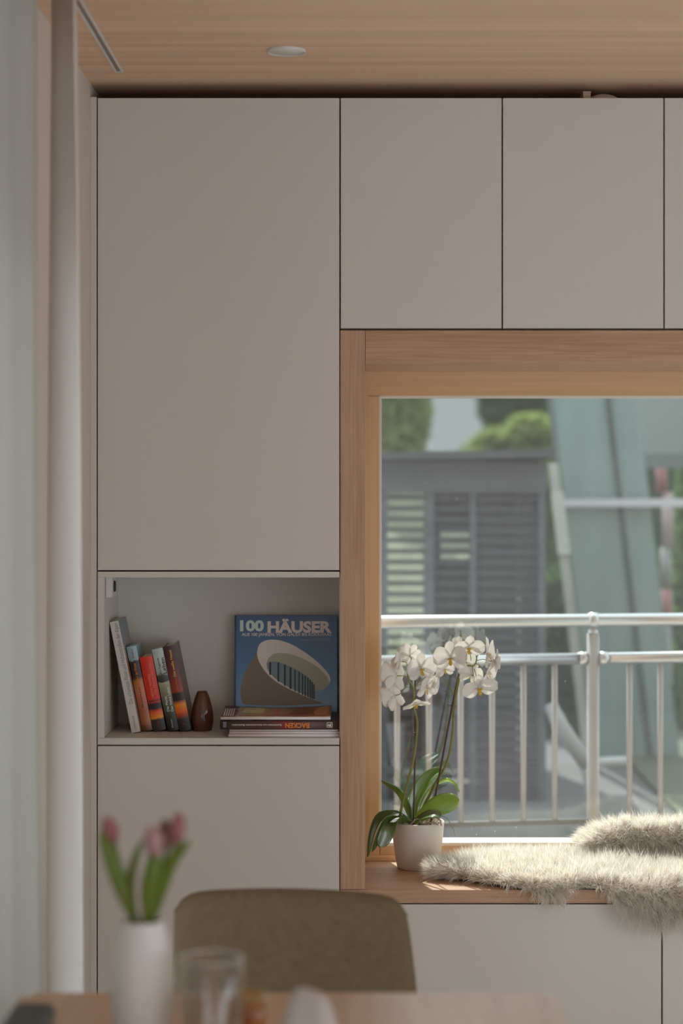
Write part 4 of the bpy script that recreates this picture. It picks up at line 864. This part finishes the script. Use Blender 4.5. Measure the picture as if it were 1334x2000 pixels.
# ------------------------------------------------------------------ chair
CD = 3.87
cx = lambda px: (px - 700) / F * CD
cz = lambda py: H - (py - 930) / F * CD
ch = thing('dining_chair', 'olive brown upholstered dining chair at the far end of table', 'chair', (cx(578), CD - 0.2, 0.0))
fab = plain('olive_woven_fabric', (0.19, 0.142, 0.082), rough=0.95, spec=0.15, vary=0.22, scale=60, bump=0.5, bscale=500)
def back_rows(front):
    rows = []; ztop, zbot = 0.775, 0.40; nI, nJ = 22, 30
    for i in range(nI + 1):
        t = i / nI; row = []
        for j in range(nJ + 1):
            u = 2 * j / nJ - 1
            hw = 0.2235 + 0.020 * smooth(0, 1, t) - 0.0
            top = ztop + 0.006 * (1 - u * u) - 0.004 * u
            edge = 1 - abs(u) ** 14
            z = top - (top - zbot) * t - 0.035 * (1 - edge) * (1 - t) ** 6
            bul = (0.020 * math.sqrt(max(0, 1 - abs(u) ** 8)) * math.sqrt(max(0, 1 - abs(2 * max(t, 0.0) - 1) ** 10)))
            y = CD + 0.03 * u * u * -1 + 0.02 - 0.07 * t
            row.append((cx(341) + (cx(795) + 0.041 * t - cx(341)) * (u + 1) / 2, y + (-bul if front else 0.022 + bul * 0.8), z))
        rows.append(row)
    return rows
fa, ba = back_rows(True), back_rows(False)
mb = MB(); mb.grid([r[::-1] for r in fa]); mb.grid(ba)
R_, Cc = len(fa), len(fa[0]); off = R_ * Cc
fi = lambda i, j: i * Cc + (Cc - 1 - j)
bi = lambda i, j: off + i * Cc + j
rim = [(0, j) for j in range(Cc)] + [(i, Cc - 1) for i in range(1, R_)] + [(R_ - 1, j) for j in range(Cc - 2, -1, -1)] + [(i, 0) for i in range(R_ - 2, 0, -1)]
for k in range(len(rim)):
    a, b = rim[k], rim[(k + 1) % len(rim)]; mb.f.append((fi(*a), fi(*b), bi(*b), bi(*a))); mb.mi.append(0); mb.sm.append(True)
bk_ = mb.build('backrest', fab, ch)
MB().tube([Vector(p) + Vector((0, 0.012, 0.001)) for p in [fa[0][j] for j in range(Cc)]], 0.003, 6).build('piping', fab, bk_)
MB().box(cx(578) - 0.235, cx(578) + 0.235, CD - 0.50, CD - 0.02, 0.40, 0.48, bev=0.03).build('seat', fab, ch)
lm = wood('chair_leg_wood', (0.2, 0.12, 0.07), (0.28, 0.18, 0.11), 'z', 60, 3)
for sx_, sy_ in ((-1, -0.46), (1, -0.46), (-1, -0.06), (1, -0.06)):
    MB().tube([(cx(578) + sx_ * 0.21, CD + sy_ + (0.03 if sy_ > -0.2 else -0.0), 0), (cx(578) + sx_ * 0.19, CD + sy_, 0.405)], [0.013, 0.020], 14).build('leg', lm, ch)

# ------------------------------------------------------------------ table and what stands on it
TZ = 0.75
tx0, tx1 = (45 - 700) / F * 3.25, (1083 - 700) / F * 3.25
tb = thing('dining_table', 'pale wooden dining table in the blurred foreground', 'table', ((tx0 + tx1) / 2, 2.35, 0.0))
bm = bmesh.new(); bmesh.ops.create_cube(bm, size=1)
for v in bm.verts: v.co = Vector(((tx0 + tx1) / 2 + v.co.x * (tx1 - tx0), 2.45 + v.co.y * 1.6, TZ - 0.016 + v.co.z * 0.032))
bmesh.ops.bevel(bm, geom=[e for e in bm.edges if abs(e.verts[0].co.z - e.verts[1].co.z) > 0.01], offset=0.02, segments=5, affect='EDGES')
MB().bm(bm).build('tabletop', M['table'], tb)
for x in (tx0 + 0.08, tx1 - 0.08):
    for y in (1.75, 3.15): box(x - 0.03, x + 0.03, y - 0.03, y + 0.03, 0, TZ - 0.032, bev=0.004).build('leg', M['table'], tb)
part_box('apron', M['table'], tb, tx0 + 0.09, tx1 - 0.09, 3.13, 3.15, TZ - 0.11, TZ - 0.032)
TD = 2.9
tx = lambda px, d=TD: (px - 700) / F * d
tzz = lambda py, d=TD: H - (py - 930) / F * d
vs_ = thing('white_vase', 'tall white ceramic vase holding tulips on the table', 'vase', (tx(278), TD, TZ))
vpr = [(0, 0), (0.030, 0), (0.034, 0.003), (0.040, 0.03), (0.0445, 0.07), (0.0455, 0.10), (0.0435, 0.13), (0.038, 0.16), (0.032, 0.182), (0.0305, 0.190), (0.0290, 0.192), (0.0275, 0.190), (0.029, 0.18), (0.035, 0.15), (0, 0.05)]
MB().lathe(vpr, vs_.location, 56).build('body', plain('white_ceramic', (0.70, 0.68, 0.66), rough=0.4, vary=0.02), vs_)
tul_leaf = thin('tulip_leaf', (0.17, 0.24, 0.025), tl=0.35, vary=0.2, scale=25, tcol=(0.30, 0.40, 0.03), gloss=0.05)
tul_pink = thin('tulip_petal', (0.50, 0.20, 0.20), tl=0.35, vary=0.2, scale=40, tcol=(0.6, 0.25, 0.2), gloss=0.04)
tul_pale = thin('tulip_petal_pale', (0.60, 0.36, 0.36), tl=0.35, vary=0.15, scale=40, tcol=(0.66, 0.4, 0.36), gloss=0.04)
def tulip(label, base, head, tip, hw, mat, leaves):
    """base on the vase mouth, head = bottom of the bloom, tip = top of the bloom (px, py, depth)"""
    b, h, t = P(*base), P(*head), P(*tip)
    T = thing('tulip', label, 'tulip', b - Vector((0, 0, 0.05)), 'tulips in the white vase')
    low = Vector((tx(278), TD, TZ + 0.075))
    MB().tube(bez([low + (b - low) * 0.1, b, b + (h - b) * 0.6 + Vector((0, 0, 0.003)), h], 16), 0.0032, 8).build('stem', tul_leaf, T)
    ax = (t - h); L = ax.length; ax.normalize(); s1 = ax.orthogonal().normalized(); s2 = ax.cross(s1)
    for k in range(6):
        a = 2 * PI * k / 6 + (0.2 if k % 2 else 0); rr = hw * (1.0 if k % 2 == 0 else 0.88); rows = []
        for i in range(11):
            u = i / 10; prof_ = rr * (math.sin(PI * min(1, u * 0.80 + 0.08)) ** 0.75) * (1 - 0.25 * u); row = []
            wa = 0.62 * (1 - max(0, (u - 0.55) / 0.45) ** 2 * 0.95)
            for j in range(7):
                an = a + wa * (2 * j / 6 - 1); row.append(h + ax * (L * u) + (s1 * math.cos(an) + s2 * math.sin(an)) * prof_)
            rows.append(row)
        MB().grid(rows, thick=0.0006).build('petal', mat, T)
    for pts, wd, side in leaves: leaf([P(*p) for p in pts], wd, side, tul_leaf, parent=T, cup=0.5, peak=0.4, thick=0.0008)
tulip('pink tulip leaning out to the left of the white vase', (262, 1800, 2.89), (222, 1646, 2.88), (208, 1594, 2.88), 0.0135, tul_pink,
      [([(262, 1800, 2.885), (240, 1735, 2.875), (220, 1680, 2.87), (196, 1624, 2.865)], 0.024, (1, 0.4, 0.3)), ([(266, 1800, 2.89), (252, 1740, 2.89), (258, 1690, 2.90), (276, 1640, 2.91)], 0.016, (1, -0.3, 0.2))])
tulip('pale pink tulip upright in the middle of the vase, nearest bloom', (290, 1798, 2.88), (303, 1672, 2.86), (298, 1612, 2.86), 0.0165, tul_pale,
      [([(286, 1800, 2.875), (293, 1740, 2.865), (300, 1700, 2.86), (306, 1655, 2.86)], 0.026, (1, 0.3, 0))])
tulip('reddish brown tulip behind the pale one, second from right', (294, 1798, 2.92), (326, 1660, 2.93), (322, 1598, 2.93), 0.0115, thin('tulip_petal_brown', (0.30, 0.15, 0.10), tl=0.3, vary=0.2, scale=40, gloss=0.04), [])
tulip('rosy tulip standing highest, rightmost in the white vase', (296, 1799, 2.90), (344, 1648, 2.90), (350, 1586, 2.90), 0.0125, tul_pink,
      [([(298, 1800, 2.895), (318, 1730, 2.89), (334, 1690, 2.885), (372, 1640, 2.88)], 0.024, (1, 0.4, -0.3))])
gd = 2.85
drink = pane_glass('drinking_glass_wall', refl=0.07, dust=0.02, tint=(0.90, 0.90, 0.88), speck=False)
gt = thing('drinking_glass', 'clear straight drinking glass on the table beside the white vase', 'glass', (tx(413, gd), gd, TZ))
gh = 0.150; gr = 0.0435
MB().lathe([(0.034, 0), (gr - 0.003, 0.001), (gr - 0.001, 0.02), (gr, gh), (gr - 0.001, gh + 0.001), (gr - 0.0025, gh), (gr - 0.0035, 0.014), (0, 0.012)], gt.location, 48).build('wall', drink, gt)
MB().lathe([(gr - 0.0026, gh - 0.001), (gr + 0.0006, gh - 0.0005), (gr + 0.0006, gh + 0.0015), (gr - 0.0026, gh + 0.0015), (gr - 0.0026, gh - 0.001)], gt.location, 48, ring=True).build('rim', plain('glass_rim', (0.5, 0.48, 0.46), rough=0.1, spec=0.8), gt)
MB().lathe([(0, 0.0125), (gr - 0.0042, 0.0145), (gr - 0.0034, 0.098), (0, 0.098)], gt.location, 40).build('water', pane_glass('water', refl=0.05, dust=0.05, tint=(0.95, 0.90, 0.82), speck=False), gt)
ad_ = 2.98
aj = thing('amber_glass', 'small amber glass jar behind the drinking glass', 'jar', (tx(489, ad_), ad_, TZ))
amber = pane_glass('amber_glass_wall', refl=0.06, dust=0.10, tint=(0.93, 0.72, 0.36), speck=False)
MB().lathe([(0.018, 0), (0.0225, 0.002), (0.0245, 0.03), (0.0245, 0.066), (0.0225, 0.066), (0.022, 0.03), (0, 0.004)], aj.location, 40).build('wall', amber, aj)
MB().lathe([(0.0225, 0.062), (0.0255, 0.062), (0.0258, 0.068), (0.0225, 0.068), (0.0225, 0.062)], aj.location, 40, ring=True).build('rim', plain('pale_gold_rim', (0.42, 0.33, 0.16), rough=0.3), aj)
MB().lathe([(0, 0.0045), (0.0215, 0.006), (0.0218, 0.05), (0, 0.05)], aj.location, 32).build('honey', plain('honey', (0.50, 0.30, 0.04), rough=0.2), aj)
nd = 2.80
nk = thing('cloth_napkin', 'crumpled white cloth napkin near the front of the table', 'napkin', (tx(600, nd), nd, TZ))
rows = []
for i in range(25):
    u = i / 24; row = []
    for j in range(21):
        v = j / 20; x = tx(520, nd) + 0.115 * u; y = nd - 0.05 + 0.11 * v
        zz = 0.106 * math.exp(-((u - 0.56) / 0.36) ** 4) * (0.65 + 0.35 * math.cos(4 * (v - 0.4))) + 0.035 * math.exp(-((u - 0.2) / 0.18) ** 2) * math.exp(-((v - 0.3) / 0.4) ** 2) + 0.006 * math.sin(9 * u + 7 * v) + 0.008
        row.append((x, y + 0.01 * math.sin(7 * u), TZ + max(0.002, zz)))
    rows.append(row)
MB().grid(rows, thick=-0.0015).build('cloth', thin('napkin_cloth', (0.62, 0.58, 0.56), tl=0.2, vary=0.04, gloss=0), nk)
kd = 2.98
ph_ = thing('dark_case', 'dark greenish grey flat case on the table at the lower left corner', 'case', (tx(60, kd), kd - 0.05, TZ))
c0 = tx(22, kd - 0.05); c1 = tx(108, kd - 0.05)
cm = plain('dark_case_shell', (0.045, 0.05, 0.045), rough=0.5)
c0 = max(c0, tx0 + 0.01)
MB().box(c0, c1, kd - 0.25, kd - 0.03, TZ, TZ + 0.033, bev=0.008).build('lower_half', cm, ph_)
MB().box(c0 + 0.001, c1 - 0.001, kd - 0.249, kd - 0.031, TZ + 0.034, TZ + 0.064, bev=0.010).build('lid', cm, ph_)
bpy.context.view_layer.update()
